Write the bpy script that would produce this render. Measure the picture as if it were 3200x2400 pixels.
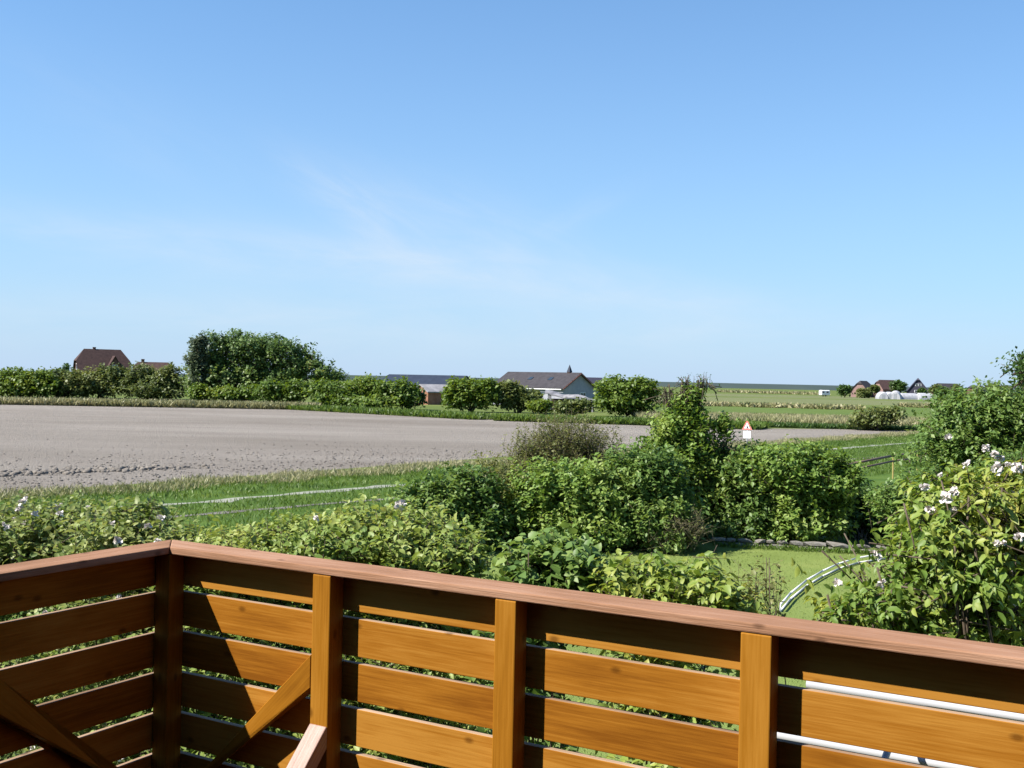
import bpy, bmesh, math, random
import numpy as np
from mathutils import Vector, Matrix, noise as mnoise

for o in list(bpy.data.objects): bpy.data.objects.remove(o, do_unlink=True)
S = bpy.context.scene
COL = S.collection
PI = math.pi

# ---------------------------------------------------------------- camera
EYE = 4.3                      # metres above the garden
F_PX, PITCH, ROLL = 3425.9, -0.0030, 0.0213
YAW = -0.5182                  # direction of the long balustrade
def cam_axes():
    R = np.array([1, 0, 0.]); Fw = np.array([0, math.cos(PITCH), math.sin(PITCH)]); U = np.cross(R, Fw)
    c, s = math.cos(ROLL), math.sin(ROLL)
    return c*R + s*U, Fw, -s*R + c*U
CR, CF, CU = cam_axes()
cd = bpy.data.cameras.new('camera'); cam = bpy.data.objects.new('camera', cd); COL.objects.link(cam)
M = Matrix.Identity(4)
for i in range(3):
    M[i][0] = CR[i]; M[i][1] = CU[i]; M[i][2] = -CF[i]
M[2][3] = EYE
cam.matrix_world = M
cd.sensor_width = 36; cd.sensor_fit = 'HORIZONTAL'; cd.lens = 36*F_PX/3200
cd.clip_start = 0.05; cd.clip_end = 20000
S.camera = cam

# ---------------------------------------------------------------- sun, sky, exposure
SUN_RAY = Vector((1.277, 0.423, -1.38)).normalized()
sun_el = math.asin(-SUN_RAY.z)
sun_az = math.atan2(-SUN_RAY.x, -SUN_RAY.y)          # clockwise from +Y
ld = bpy.data.lights.new('sun', 'SUN'); ld.energy = 5.0; ld.angle = math.radians(0.53); ld.color = (1.0, 0.94, 0.85)
sun = bpy.data.objects.new('sun', ld); COL.objects.link(sun)
sun.rotation_euler = SUN_RAY.to_track_quat('-Z', 'Y').to_euler(); sun.location = (-40, -20, 60)

W = bpy.data.worlds.new('World'); S.world = W; W.use_nodes = True
wn, wl = W.node_tree.nodes, W.node_tree.links
for n in list(wn): wn.remove(n)
wout = wn.new('ShaderNodeOutputWorld'); bg = wn.new('ShaderNodeBackground'); bg.inputs[1].default_value = 0.079
sky = wn.new('ShaderNodeTexSky'); sky.sky_type = 'NISHITA'; sky.sun_disc = False
sky.sun_elevation = sun_el; sky.sun_rotation = sun_az
sky.altitude = 0; sky.air_density = 1.0; sky.dust_density = 0.3; sky.ozone_density = 2.0
def wmath(op, a, b=None):
    n = wn.new('ShaderNodeMath'); n.operation = op
    for i, v in enumerate((a, b)):
        if v is None: continue
        if isinstance(v, (int, float)): n.inputs[i].default_value = v
        else: wl.new(v, n.inputs[i])
    return n.outputs[0]
tc = wn.new('ShaderNodeTexCoord'); sep = wn.new('ShaderNodeSeparateXYZ'); wl.new(tc.outputs['Generated'], sep.inputs[0])
ay = wmath('MAXIMUM', wmath('ABSOLUTE', sep.outputs[1]), 0.05)
ta = wmath('DIVIDE', sep.outputs[0], ay); tb = wmath('DIVIDE', sep.outputs[2], ay)
def wisp(a0, b0, ang, su, sv, amp, sc):
    c, s = math.cos(ang), math.sin(ang)
    da = wmath('SUBTRACT', ta, a0); db = wmath('SUBTRACT', tb, b0)
    u = wmath('ADD', wmath('MULTIPLY', da, c), wmath('MULTIPLY', db, s))
    v = wmath('ADD', wmath('MULTIPLY', da, -s), wmath('MULTIPLY', db, c))
    cb = wn.new('ShaderNodeCombineXYZ'); wl.new(wmath('MULTIPLY', u, 5*sc), cb.inputs[0]); wl.new(wmath('MULTIPLY', v, 22*sc), cb.inputs[1])
    nz = wn.new('ShaderNodeTexNoise'); nz.inputs['Scale'].default_value = 1.0; nz.inputs['Detail'].default_value = 7; nz.inputs['Roughness'].default_value = .62
    nz.inputs['Distortion'].default_value = .6
    wl.new(cb.outputs[0], nz.inputs['Vector'])
    g = wmath('EXPONENT', wmath('MULTIPLY', wmath('ADD', wmath('POWER', wmath('ABSOLUTE', wmath('DIVIDE', u, su)), 2), wmath('POWER', wmath('ABSOLUTE', wmath('DIVIDE', v, sv)), 2)), -1))
    k = wmath('MAXIMUM', wmath('SUBTRACT', wmath('MULTIPLY', nz.outputs[0], 1.7), .42), 0)
    return wmath('MULTIPLY', wmath('MULTIPLY', g, k), amp)
cl = wisp(-.135, .150, -.55, .075, .022, .55, 2.2)
for a in ((-.02, .098, -.10, .24, .020, .6, 1.5), (-.30, .115, -.10, .26, .024, .4, 1.5), (-.10, .050, 0, .5, .03, .45, 1.2), (-.02, .135, -.35, .12, .03, .35, 1.8), (.06, .155, .5, .05, .01, .2, 2.2), (-.35, .22, -.5, .15, .04, .1, 1.4)):
    cl = wmath('ADD', cl, wisp(*a))
cl = wmath('MINIMUM', cl, .8)
mixc = wn.new('ShaderNodeMix'); mixc.data_type = 'RGBA'
tn = wn.new('ShaderNodeMix'); tn.data_type = 'RGBA'; tn.blend_type = 'MULTIPLY'; tn.inputs[0].default_value = 1
wl.new(sky.outputs[0], tn.inputs[6]); tn.inputs[7].default_value = (.385, .79, 1.06, 1)
hz = wn.new('ShaderNodeMix'); hz.data_type = 'RGBA'           # pale blue haze low over the horizon, all the way round
hf = wmath('MULTIPLY', wmath('EXPONENT', wmath('MULTIPLY', wmath('ABSOLUTE', sep.outputs[2]), -4.2)), .94)
wl.new(hf, hz.inputs[0]); wl.new(tn.outputs[2], hz.inputs[6]); hz.inputs[7].default_value = (3.05, 3.88, 5.1, 1)
wl.new(cl, mixc.inputs[0]); wl.new(hz.outputs[2], mixc.inputs[6]); mixc.inputs[7].default_value = (4.3, 4.75, 5.3, 1)
wl.new(mixc.outputs[2], bg.inputs[0]); wl.new(bg.outputs[0], wout.inputs[0])

S.view_settings.view_transform = 'Standard'; S.view_settings.look = 'None'
S.view_settings.exposure = 1.2; S.view_settings.gamma = 1; S.view_settings.use_curve_mapping = False
S.cycles.max_bounces = 6; S.cycles.transparent_max_bounces = 4

# ---------------------------------------------------------------- helpers
def ray(px, py): return CF*F_PX + CR*(px-1600) - CU*(py-1200)
def G(px, py, z=0.0):
    """ground point (height z) seen at photo pixel"""
    d = ray(px, py); t = (z-EYE)/d[2]
    return np.array([d[0]*t, d[1]*t, z])
def P(px, py, dist):
    """point at forward distance dist seen at photo pixel"""
    d = ray(px, py); t = dist/d[1]
    return np.array([d[0]*t, dist, EYE+d[2]*t])
def tag(o, label=None, cat=None, group=None, kind=None):
    for k, v in (('label', label), ('category', cat), ('group', group), ('kind', kind)):
        if v: o[k] = v
    return o
def empty(name, loc=(0, 0, 0), rz=0.0):
    o = bpy.data.objects.new(name, None); COL.objects.link(o); o.location = loc; o.rotation_euler = (0, 0, rz); o.empty_display_size = .2
    return o
def link(name, me, mat=None, parent=None):
    o = bpy.data.objects.new(name, me); COL.objects.link(o)
    if mat is not None and not me.materials: me.materials.append(mat)
    if parent: o.parent = parent
    return o
def obj_bm(name, bm, mat, parent=None, smooth=False):
    me = bpy.data.meshes.new(name); bmesh.ops.recalc_face_normals(bm, faces=bm.faces); bm.to_mesh(me); bm.free()
    if smooth: me.polygons.foreach_set('use_smooth', [True]*len(me.polygons))
    return link(name, me, mat, parent)
def tri_mesh(name, V, T, attrs=None, smooth=False):
    me = bpy.data.meshes.new(name); nv, nt = len(V), len(T)
    me.vertices.add(nv); me.vertices.foreach_set('co', np.ascontiguousarray(V, np.float32).ravel())
    me.loops.add(nt*3); me.loops.foreach_set('vertex_index', np.ascontiguousarray(T, np.int32).ravel())
    me.polygons.add(nt); me.polygons.foreach_set('loop_start', np.arange(0, nt*3, 3, dtype=np.int32))
    if smooth: me.polygons.foreach_set('use_smooth', np.ones(nt, bool))
    me.update(calc_edges=True)
    for k, v in (attrs or {}).items():
        me.attributes.new(k, 'FLOAT', 'POINT').data.foreach_set('value', np.ascontiguousarray(v, np.float32))
    return me
def box(bm, c, s, rz=0, mat=None):
    m = mat if mat is not None else Matrix.Translation(c) @ Matrix.Rotation(rz, 4, 'Z')
    r = bmesh.ops.create_cube(bm, size=1, matrix=m @ Matrix.Diagonal((*s, 1)))
    return r['verts']
def bevel(bm, w, seg=1):
    bmesh.ops.bevel(bm, geom=list(bm.edges), offset=w, segments=seg, affect='EDGES', profile=.5)
def tubes(segs, n=5):
    """segs: list of (p0,p1,r0,r1) -> V,T"""
    a = np.array([s[0] for s in segs], float); b = np.array([s[1] for s in segs], float)
    r0 = np.array([s[2] for s in segs]); r1 = np.array([s[3] for s in segs])
    d = b-a; L = np.linalg.norm(d, axis=1, keepdims=True); d = d/np.maximum(L, 1e-6)
    h = np.where(np.abs(d[:, 2:3]) < .9, np.array([[0, 0, 1.]]), np.array([[1., 0, 0]]))
    x = np.cross(d, h); x /= np.linalg.norm(x, axis=1, keepdims=True); y = np.cross(d, x)
    V = np.zeros((len(segs), 2*n, 3)); T = []
    for k in range(n):
        c, s = math.cos(2*PI*k/n), math.sin(2*PI*k/n)
        V[:, k] = a+(x*c+y*s)*r0[:, None]; V[:, n+k] = b+(x*c+y*s)*r1[:, None]
        k2 = (k+1) % n
        T += [(k, k2, n+k2), (k, n+k2, n+k)]
    for k in range(1, n-1): T += [(n, n+k, n+k+1), (0, k+1, k)]
    T = np.array(T)
    TT = (T[None]+(np.arange(len(segs))*2*n)[:, None, None]).reshape(-1, 3)
    return V.reshape(-1, 3), TT
def path_tube(pts, r, n=8, r1=None):
    r1 = r if r1 is None else r1; m = len(pts)-1
    return tubes([(pts[i], pts[i+1], r+(r1-r)*i/m, r+(r1-r)*(i+1)/m) for i in range(m)], n)
def unit(a): return a/np.maximum(np.linalg.norm(a, axis=-1, keepdims=True), 1e-9)

# ---------------------------------------------------------------- materials
def mat_new(name):
    m = bpy.data.materials.new(name); m.use_nodes = True
    nt = m.node_tree
    return m, nt.nodes, nt.links, nt.nodes['Principled BSDF']
def ramp(N, stops):
    r = N.new('ShaderNodeValToRGB'); e = r.color_ramp.elements
    while len(e) < len(stops): e.new(.5)
    for i, (p, c) in enumerate(stops): e[i].position = p; e[i].color = (*c, 1)
    return r
def noise(N, L, scale, detail=4, rough=.55, vec=None, mapscale=None, coord='Object', distort=0):
    t = N.new('ShaderNodeTexNoise'); t.inputs['Scale'].default_value = scale; t.inputs['Detail'].default_value = detail
    t.inputs['Roughness'].default_value = rough; t.inputs['Distortion'].default_value = distort
    if vec is None:
        c = N.new('ShaderNodeTexCoord'); vec = c.outputs[coord]
    if mapscale:
        mp = N.new('ShaderNodeMapping'); mp.inputs['Scale'].default_value = mapscale; L.new(vec, mp.inputs['Vector']); vec = mp.outputs[0]
    L.new(vec, t.inputs['Vector'])
    return t
def simple(name, stops, scale=3, rough=.7, spec=.3, bump=0, bscale=30, mapscale=None, coord='Object', detail=5, metal=0):
    m, N, L, B = mat_new(name)
    t = noise(N, L, scale, detail, mapscale=mapscale, coord=coord); r = ramp(N, stops)
    L.new(t.outputs[0], r.inputs[0]); L.new(r.outputs[0], B.inputs['Base Color'])
    B.inputs['Roughness'].default_value = rough; B.inputs['Specular IOR Level'].default_value = spec; B.inputs['Metallic'].default_value = metal
    if bump:
        t2 = noise(N, L, bscale, 6, coord=coord); b = N.new('ShaderNodeBump'); b.inputs['Strength'].default_value = bump; b.inputs['Distance'].default_value = .05
        L.new(t2.outputs[0], b.inputs['Height']); L.new(b.outputs[0], B.inputs['Normal'])
    return m
def plain(name, c, rough=.6, spec=.3, var=.15):
    return simple(name, [(.3, tuple(x*(1-var) for x in c)), (.7, tuple(min(1, x*(1+var)) for x in c))], 4, rough, spec)
def foliage(name, stops, rough=.5, spec=.35, trans=.3, tscale=1.6, nscale=0.9, nmix=.45):
    m, N, L, B = mat_new(name)
    a = N.new('ShaderNodeAttribute'); a.attribute_name = 'tint'
    g = N.new('ShaderNodeNewGeometry')
    t = noise(N, L, nscale, 3, vec=g.outputs['Position'])
    mr = N.new('ShaderNodeMapRange'); mr.inputs[1].default_value = .3; mr.inputs[2].default_value = .7; L.new(t.outputs[0], mr.inputs[0])
    mx = N.new('ShaderNodeMix'); mx.inputs[0].default_value = nmix; L.new(a.outputs['Fac'], mx.inputs[2]); L.new(mr.outputs[0], mx.inputs[3])
    r = ramp(N, stops); L.new(mx.outputs[0], r.inputs[0])
    L.new(r.outputs[0], B.inputs['Base Color']); B.inputs['Roughness'].default_value = rough; B.inputs['Specular IOR Level'].default_value = spec
    tr = N.new('ShaderNodeBsdfTranslucent')
    hs = N.new('ShaderNodeHueSaturation'); hs.inputs['Value'].default_value = tscale; hs.inputs['Saturation'].default_value = 1.1; hs.inputs['Hue'].default_value = .485
    L.new(r.outputs[0], hs.inputs['Color']); L.new(hs.outputs[0], tr.inputs[0])
    ms = N.new('ShaderNodeMixShader'); ms.inputs[0].default_value = trans
    L.new(B.outputs[0], ms.inputs[1]); L.new(tr.outputs[0], ms.inputs[2]); L.new(ms.outputs[0], N['Material Output'].inputs[0])
    return m
def wood(name, lo, mid, hi, rough=.42, spec=.4, bump=.15):
    """board wood, grain along local x"""
    m, N, L, B = mat_new(name)
    c = N.new('ShaderNodeTexCoord'); oi = N.new('ShaderNodeObjectInfo')
    off = N.new('ShaderNodeVectorMath'); off.operation = 'MULTIPLY'; off.inputs[1].default_value = (37, 23, 51)
    L.new(oi.outputs['Random'], off.inputs[0])
    add = N.new('ShaderNodeVectorMath'); L.new(c.outputs['Object'], add.inputs[0]); L.new(off.outputs[0], add.inputs[1])
    v = add.outputs[0]
    big = noise(N, L, 1.0, 5, .6, v, (1.1, 9, 9), distort=.8)
    fine = noise(N, L, 1.0, 6, .65, v, (4, 130, 130))
    blot = noise(N, L, 2.2, 3, .5, v, (1, 2.2, 2.2))
    # knots
    vo = N.new('ShaderNodeTexVoronoi'); vo.voronoi_dimensions = '2D'; vo.inputs['Scale'].default_value = 1
    sx = N.new('ShaderNodeSeparateXYZ'); L.new(v, sx.inputs[0]); cx = N.new('ShaderNodeCombineXYZ')
    def m0(op, a, b):
        n = N.new('ShaderNodeMath'); n.operation = op
        for i, q in enumerate((a, b)):
            if isinstance(q, (int, float)): n.inputs[i].default_value = q
            else: L.new(q, n.inputs[i])
        return n.outputs[0]
    L.new(m0('MULTIPLY', sx.outputs[0], 2.7), cx.inputs[0]); L.new(m0('MULTIPLY', m0('ADD', sx.outputs[1], sx.outputs[2]), 4.6), cx.inputs[1]); L.new(cx.outputs[0], vo.inputs['Vector'])
    kn = N.new('ShaderNodeMapRange'); kn.inputs[1].default_value = .022; kn.inputs[2].default_value = .065; kn.inputs[3].default_value = 1; kn.inputs[4].default_value = 0
    L.new(vo.outputs['Distance'], kn.inputs[0])
    def mm(op, a, b):
        n = N.new('ShaderNodeMath'); n.operation = op
        for i, q in enumerate((a, b)):
            if isinstance(q, (int, float)): n.inputs[i].default_value = q
            else: L.new(q, n.inputs[i])
        return n.outputs[0]
    s = mm('ADD', mm('MULTIPLY', big.outputs[0], .45), mm('ADD', mm('MULTIPLY', fine.outputs[0], .48), mm('MULTIPLY', blot.outputs[0], .32)))
    s = mm('ADD', s, mm('MULTIPLY', mm('SUBTRACT', oi.outputs['Random'], .5), .24))
    r = ramp(N, [(.46, lo), (.62, mid), (.78, hi)]); L.new(s, r.inputs[0])
    dk = N.new('ShaderNodeMix'); dk.data_type = 'RGBA'; L.new(mm('MULTIPLY', kn.outputs[0], .6), dk.inputs[0]); L.new(r.outputs[0], dk.inputs[6]); dk.inputs[7].default_value = (lo[0]*.35, lo[1]*.3, lo[2]*.3, 1)
    L.new(dk.outputs[2], B.inputs['Base Color']); B.inputs['Roughness'].default_value = rough; B.inputs['Specular IOR Level'].default_value = spec
    b = N.new('ShaderNodeBump'); b.inputs['Strength'].default_value = bump; b.inputs['Distance'].default_value = .004
    L.new(mm('ADD', fine.outputs[0], big.outputs[0]), b.inputs['Height']); L.new(b.outputs[0], B.inputs['Normal'])
    return m

M_SLAT = wood('glazed_pine', (0.154, 0.0537, 0.00488), (0.244, 0.0959, 0.00976), (0.325, 0.15, 0.0244), rough=.65, spec=.04)
M_POST = wood('glazed_post', (0.171, 0.065, 0.00488), (0.244, 0.0992, 0.00813), (0.309, 0.138, 0.0179), rough=.6, spec=.06)
M_CAP = wood('weathered_rail', (0.149, 0.0777, 0.0395), (0.246, 0.129, 0.0746), (0.335, 0.199, 0.132), rough=.75, spec=.12, bump=.7)
M_SUNBRACE = wood('sunlit_brace_wood', (0.114, 0.0569, 0.0447), (0.244, 0.146, 0.114), (0.358, 0.252, 0.22), rough=.5, bump=.5)  # pinkish tone of glancing sun, put into the base colour
M_DECK = wood('deck_wood', (0.0488, 0.0195, 0.00976), (0.0691, 0.0293, 0.0146), (0.0894, 0.0407, 0.0211))
M_WHITE = plain('white_plastic', (.33, .34, .36), .3, .5, .06)
M_TUBE = plain('white_tube', (.62, .62, .62), .4, .4, .04)
M_STEEL = plain('grey_clip', (.25, .26, .28), .4, .5)
M_BARK = simple('bark', [(.3, (.045, .035, .025)), (.7, (.12, .095, .07))], 8, .9, .1)
M_TWIG = simple('twig', [(.3, (.10, .085, .05)), (.7, (.19, .165, .105))], 8, .9, .1)
M_PETAL = simple('petal', [(.3, (0.525, 0.463, 0.438)), (.7, (0.7, 0.663, 0.625))], 9, .6, .2)

GREEN = {
 'yellow': foliage('leaf_yellow_green', [(0, (0.0626, 0.12, 0.0226)), (.35, (0.143, 0.207, 0.042)), (.7, (0.242, 0.291, 0.0727)), (1, (0.331, 0.332, 0.113))]),
 'pear': foliage('leaf_pear', [(0, (0.0619, 0.128, 0.0211)), (.4, (0.15, 0.219, 0.039)), (.75, (0.268, 0.294, 0.0601)), (1, (0.372, 0.32, 0.0751))]),
 'mid': foliage('leaf_mid_green', [(0, (0.0435, 0.0862, 0.0207)), (.5, (0.106, 0.178, 0.0379)), (1, (0.224, 0.287, 0.0776))]),
 'dark': foliage('leaf_dark_green', [(0, (0.023, 0.0517, 0.0138)), (.5, (0.0517, 0.103, 0.0207)), (1, (0.103, 0.161, 0.0345))]),
 'fresh': foliage('leaf_fresh_green', [(0, (0.0614, 0.123, 0.0228)), (.5, (0.141, 0.223, 0.0417)), (1, (0.257, 0.318, 0.0853))]),
 'pale': foliage('leaf_pale_green', [(0, (.055, .105, .02)), (.4, (.135, .19, .045)), (.75, (.24, .27, .085)), (1, (.34, .36, .16))]),
 'olive': foliage('leaf_olive', [(0, (.06, .078, .018)), (.5, (.13, .145, .04)), (1, (.21, .205, .075))]),
 'greyleaf': foliage('leaf_grey_green', [(0, (.05, .075, .045)), (.5, (.09, .12, .07)), (1, (.15, .18, .11))]),
 'far': foliage('leaf_far', [(0, (0.0538, 0.0742, 0.0239)), (.5, (0.102, 0.134, 0.0359)), (1, (0.179, 0.186, 0.0598))], nscale=.16, nmix=.5),
 'farlight': foliage('leaf_far_light', [(0, (0.0537, 0.0944, 0.0166)), (.5, (0.102, 0.161, 0.0221)), (1, (0.179, 0.21, 0.0387))], nscale=.16, nmix=.5),
 'fartree': foliage('leaf_big_tree', [(0, (0.039, 0.0754, 0.026)), (.5, (0.091, 0.15, 0.039)), (.85, (0.156, 0.215, 0.0546)), (1, (0.221, 0.169, 0.052))], nscale=.16, nmix=.5),
 'grass': foliage('grass_blade', [(0, (.042, .080, .012)), (.5, (.085, .140, .022)), (1, (.15, .20, .045))], nscale=.35, nmix=.5),
 'lawn': foliage('lawn_blade', [(0, (.10, .145, .03)), (.5, (.135, .185, .04)), (1, (.18, .22, .06))], trans=.2),
 'drygrass': foliage('dry_grass_blade', [(0, (.13, .15, .05)), (.5, (.24, .23, .11)), (1, (.38, .34, .2))], nscale=.12, nmix=.5, trans=.2),
}

# ---------------------------------------------------------------- leaves
# template: t along, s across, h up
LEAF8 = (np.array([(0, 0, 0), (.3, 0, -.03), (.68, 0, -.02), (1, 0, -.16), (.28, .5, .07), (.66, .42, .06), (.28, -.5, .07), (.66, -.42, .06)], float),
         np.array([(0, 1, 4), (1, 2, 5), (1, 5, 4), (2, 3, 5), (0, 6, 1), (1, 7, 2), (1, 6, 7), (2, 7, 3)]))
LEAF4 = (np.array([(0, 0, 0), (.5, .5, .08), (.5, -.5, .08), (1, 0, -.12), (.5, 0, -.03)], float), np.array([(0, 4, 1), (0, 2, 4), (4, 3, 1), (2, 3, 4)]))
LEAF2 = (np.array([(0, 0, 0), (.5, .5, 0.06), (.5, -.5, 0.06), (1, 0, -.1)], float), np.array([(0, 2, 1), (1, 2, 3)]))
def leaves(name, Pt, D, Nn, L, Wd, tint, tpl):
    tv, tt = tpl; D = unit(D); side = unit(np.cross(Nn, D)); up = np.cross(D, side)
    V = Pt[:, None] + D[:, None]*(tv[None, :, 0:1]*L[:, None, None]) + side[:, None]*(tv[None, :, 1:2]*Wd[:, None, None]) + up[:, None]*(tv[None, :, 2:3]*L[:, None, None])
    T = (tt[None] + (np.arange(len(Pt))*len(tv))[:, None, None]).reshape(-1, 3)
    return tri_mesh(name, V.reshape(-1, 3), T, {'tint': np.repeat(tint, len(tv))})
_unit_leaf = {}
def unit_leaf(matname, k):
    key = (matname, k)
    if key not in _unit_leaf:
        me = tri_mesh('leaf', LEAF8[0]*np.array([1, .5, 1]), LEAF8[1], {'tint': np.full(8, (k+.5)/6)}); me.materials.append(GREEN[matname]); _unit_leaf[key] = me
    return _unit_leaf[key]
def blossom_mesh(seed, r):
    g = np.random.default_rng(seed); n = 26
    d = unit(g.normal(size=(n, 3))+np.array([0, 0, .5])); Pt = d*r*.55*g.random((n, 1))
    me = leaves('blossom', Pt, d+g.normal(size=(n, 3))*.5, unit(d+g.normal(size=(n, 3))*.8), r*(.5+.25*g.random(n)), r*(.6+.3*g.random(n)), g.random(n), LEAF4)
    me.materials.append(M_PETAL); return me
BLOSSOMS = [blossom_mesh(s, .044) for s in range(4)]
def lump(d, sc, seed):
    """cheap lumpy noise on directions"""
    k = seed*1.7
    return (np.sin(d[:, 0]*sc+k)*np.sin(d[:, 1]*sc*1.1+k*2.1) + np.sin(d[:, 2]*sc*1.2+k*.7)*np.sin(d[:, 0]*sc*.9-k) + .6*np.sin((d[:, 0]+d[:, 2]-d[:, 1])*sc*2.1+k*3))/2.2

def plant(name, base, blobs, mat, seed, n_shoot, per=9, slen=.45, leaf=.075, wr=.5, droop=.2, up=.55, inner=.45, tpl=LEAF8, lumpy=.25,
          singles=0, blossoms=0, blos_up=.3, stems=12, stem_r=.02, stem_mat=None, label=None, cat='shrub', group=None, minz=.05, twig_share=.5, spread=.5, foliage_name='foliage', stem_name='stems', wild=.05):
    """base: world foot; blobs: world (cx,cy,cz,rx,ry,rz[,weight])"""
    g = np.random.default_rng(seed); base = np.array(base, float)
    root = empty(name, base); tag(root, label, cat, group)
    B = np.array([b[:6] for b in blobs], float)
    w = np.array([b[6] if len(b) > 6 else (b[3]*b[4]*b[5])**(2/3) for b in blobs]); w /= w.sum()
    k = g.choice(len(B), n_shoot, p=w)
    d = unit(g.normal(size=(n_shoot, 3))); fl = (d[:, 2] < -.35) & (g.random(n_shoot) < .7); d[fl, 2] *= -1
    rr = 1-inner*g.random(n_shoot)**1.6
    rr *= 1+lumpy*lump(d*1.0+B[k, :3]*.37, 3.3, seed % 17)
    wl_ = g.random(n_shoot) < wild; rr = np.where(wl_, 1.0+.28*g.random(n_shoot), rr)
    tip = B[k, :3]+d*B[k, 3:6]*rr[:, None]
    tip[:, 2] = np.maximum(tip[:, 2], minz+g.random(n_shoot)*.1)
    sd = unit(d*(1-up)+np.array([0, 0, up])+g.normal(size=(n_shoot, 3))*spread*.6)
    sl = slen*(.6+.7*g.random(n_shoot)); sb = tip-sd*sl[:, None]; sb[:, 2] = np.maximum(sb[:, 2], minz)
    # leaves along the shoots
    f = np.tile(np.linspace(.12, 1.0, per), n_shoot)+g.normal(size=n_shoot*per)*.03
    si = np.repeat(np.arange(n_shoot), per)
    bend = (f**2)[:, None]*np.array([0, 0, -droop*.5])*sl[si][:, None]
    Pt = sb[si]+sd[si]*(sl[si]*f)[:, None]+bend
    az = np.tile(np.arange(per)*2.4, n_shoot)+g.random(n_shoot*per)*.9+np.repeat(g.random(n_shoot)*6, per)
    a1 = unit(np.cross(sd, np.array([.3, .2, 1.]))); a2 = np.cross(sd, a1)
    out = a1[si]*np.cos(az)[:, None]+a2[si]*np.sin(az)[:, None]
    ld_ = unit(out*.85+sd[si]*.45+np.array([0, 0, -droop])+g.normal(size=(len(si), 3))*.22)
    nn = unit(np.array([0, 0, 1.])*.9+sd[si]*.35-out*.1+g.normal(size=(len(si), 3))*.4)
    Ln = leaf*(.65+.6*g.random(len(si)))*np.where(f > .9, .75, 1.0); Wn = Ln*wr*(.85+.3*g.random(len(si)))
    bt = g.normal(size=len(B))*.13
    tint = np.clip(.5+np.repeat(bt[k], per)+g.normal(size=len(si))*.2+np.repeat(g.normal(size=n_shoot)*.14, per)+(f-.6)*.2, 0, 1)
    if singles:
        rel = Pt-np.array([0, 0, EYE]); cx = rel@CR; cy = rel@CF; cz = rel@CU
        u = 1600+F_PX*cx/cy; v = 1200-F_PX*cz/cy
        cap_v = np.where(u < 563, 1760-(u-0)*.13, 1715+(u-563)*.128)
        vis = (u > 0) & (u < 3200) & (v < cap_v-8) & (cy > .5)
        sun_ok = d[si][:, 1]*-.5-d[si][:, 0]*.3+d[si][:, 2]*.5
        sc = Ln/cy*(1+.3*sun_ok)*np.where(vis, 1, 0)*(rr[si]**2)
        pick = np.argsort(-sc)[:singles]; pick = pick[sc[pick] > 0]
        keep = np.ones(len(si), bool); keep[pick] = False
        for i in pick:
            D_ = unit(ld_[i]); sdv = unit(np.cross(nn[i], D_)); upv = np.cross(D_, sdv)
            o = link('leaf', unit_leaf(mat, min(5, int(tint[i]*6))), None, root)
            m = Matrix.Identity(4)
            for q in range(3):
                m[q][0] = D_[q]*Ln[i]; m[q][1] = sdv[q]*Wn[i]*2; m[q][2] = upv[q]*Ln[i]; m[q][3] = Pt[i][q]-base[q]
            o.matrix_local = m
    else: keep = slice(None)
    me = leaves(foliage_name, Pt[keep]-base, ld_[keep], nn[keep], Ln[keep], Wn[keep], tint[keep], tpl)
    fo = link(foliage_name, me, GREEN[mat], root); fo['kind'] = 'stuff'
    # woody part
    segs = []
    for j in range(n_shoot):
        if g.random() < twig_share: segs.append((sb[j]-base, tip[j]-base+np.array([0, 0, -droop*.5*sl[j]]), stem_r*.22, stem_r*.08))
    for j in range(stems):
        b = B[g.choice(len(B), p=w)]; dd = unit(g.normal(size=3)); q = b[:3]+dd*b[3:6]*.6
        p0 = base+np.array([g.normal()*.12, g.normal()*.12, 0])*(min(1, stem_r*25) if cat != 'tree' else stem_r*1.5); mid = p0*.45+q*.55+np.array([g.normal()*.1, g.normal()*.1, -.05*(q[2]-p0[2])+g.normal()*.05])*min(1, 1)
        m1 = p0*.75+mid*.25+np.array([0, 0, .06*(q[2]-p0[2])])
        for a_, b_, ra, rb in ((p0, m1, 1, .85), (m1, mid, .85, .6), (mid, q, .6, .25)): segs.append((a_-base, b_-base, stem_r*ra, stem_r*rb))
        for t in range(3):
            e = mid+(q-mid)*(.2+.3*t); ee = e+unit(g.normal(size=3)+np.array([0, 0, .7]))*np.mean(b[3:6])*.28; ee[2] = max(ee[2], .1)
            segs.append((e-base, ee-base, stem_r*.4, stem_r*.12))
    if segs:
        V, T = tubes(segs, 4); link(stem_name, tri_mesh(stem_name, V, T), stem_mat or M_BARK, root)
    if blossoms:
        c = np.argsort(-(d[:, 2]*blos_up-d[:, 1]*.5+rr*.6+g.random(n_shoot)*1.1))[:blossoms*3]; g.shuffle(c)
        for j in c[:blossoms]:
            o = link('blossom', BLOSSOMS[int(g.integers(4))], None, root)
            o.location = tip[j]+sd[j]*.02-base; s = .6+.6*g.random(); o.scale = (s, s, s*.8); o.rotation_euler = (g.random()*.8, g.random()*.8, g.random()*6)
    return root
def bl(px, py, rx, ry, d, rd=None, w=None):
    """blob seen at photo pixel, radii in photo pixels, at distance d"""
    c = P(px, py, d); k = d/F_PX
    b = [c[0], c[1], c[2], rx*k, rd if rd else max(rx, ry)*k*.85, ry*k]
    return b+[w] if w else b

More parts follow.
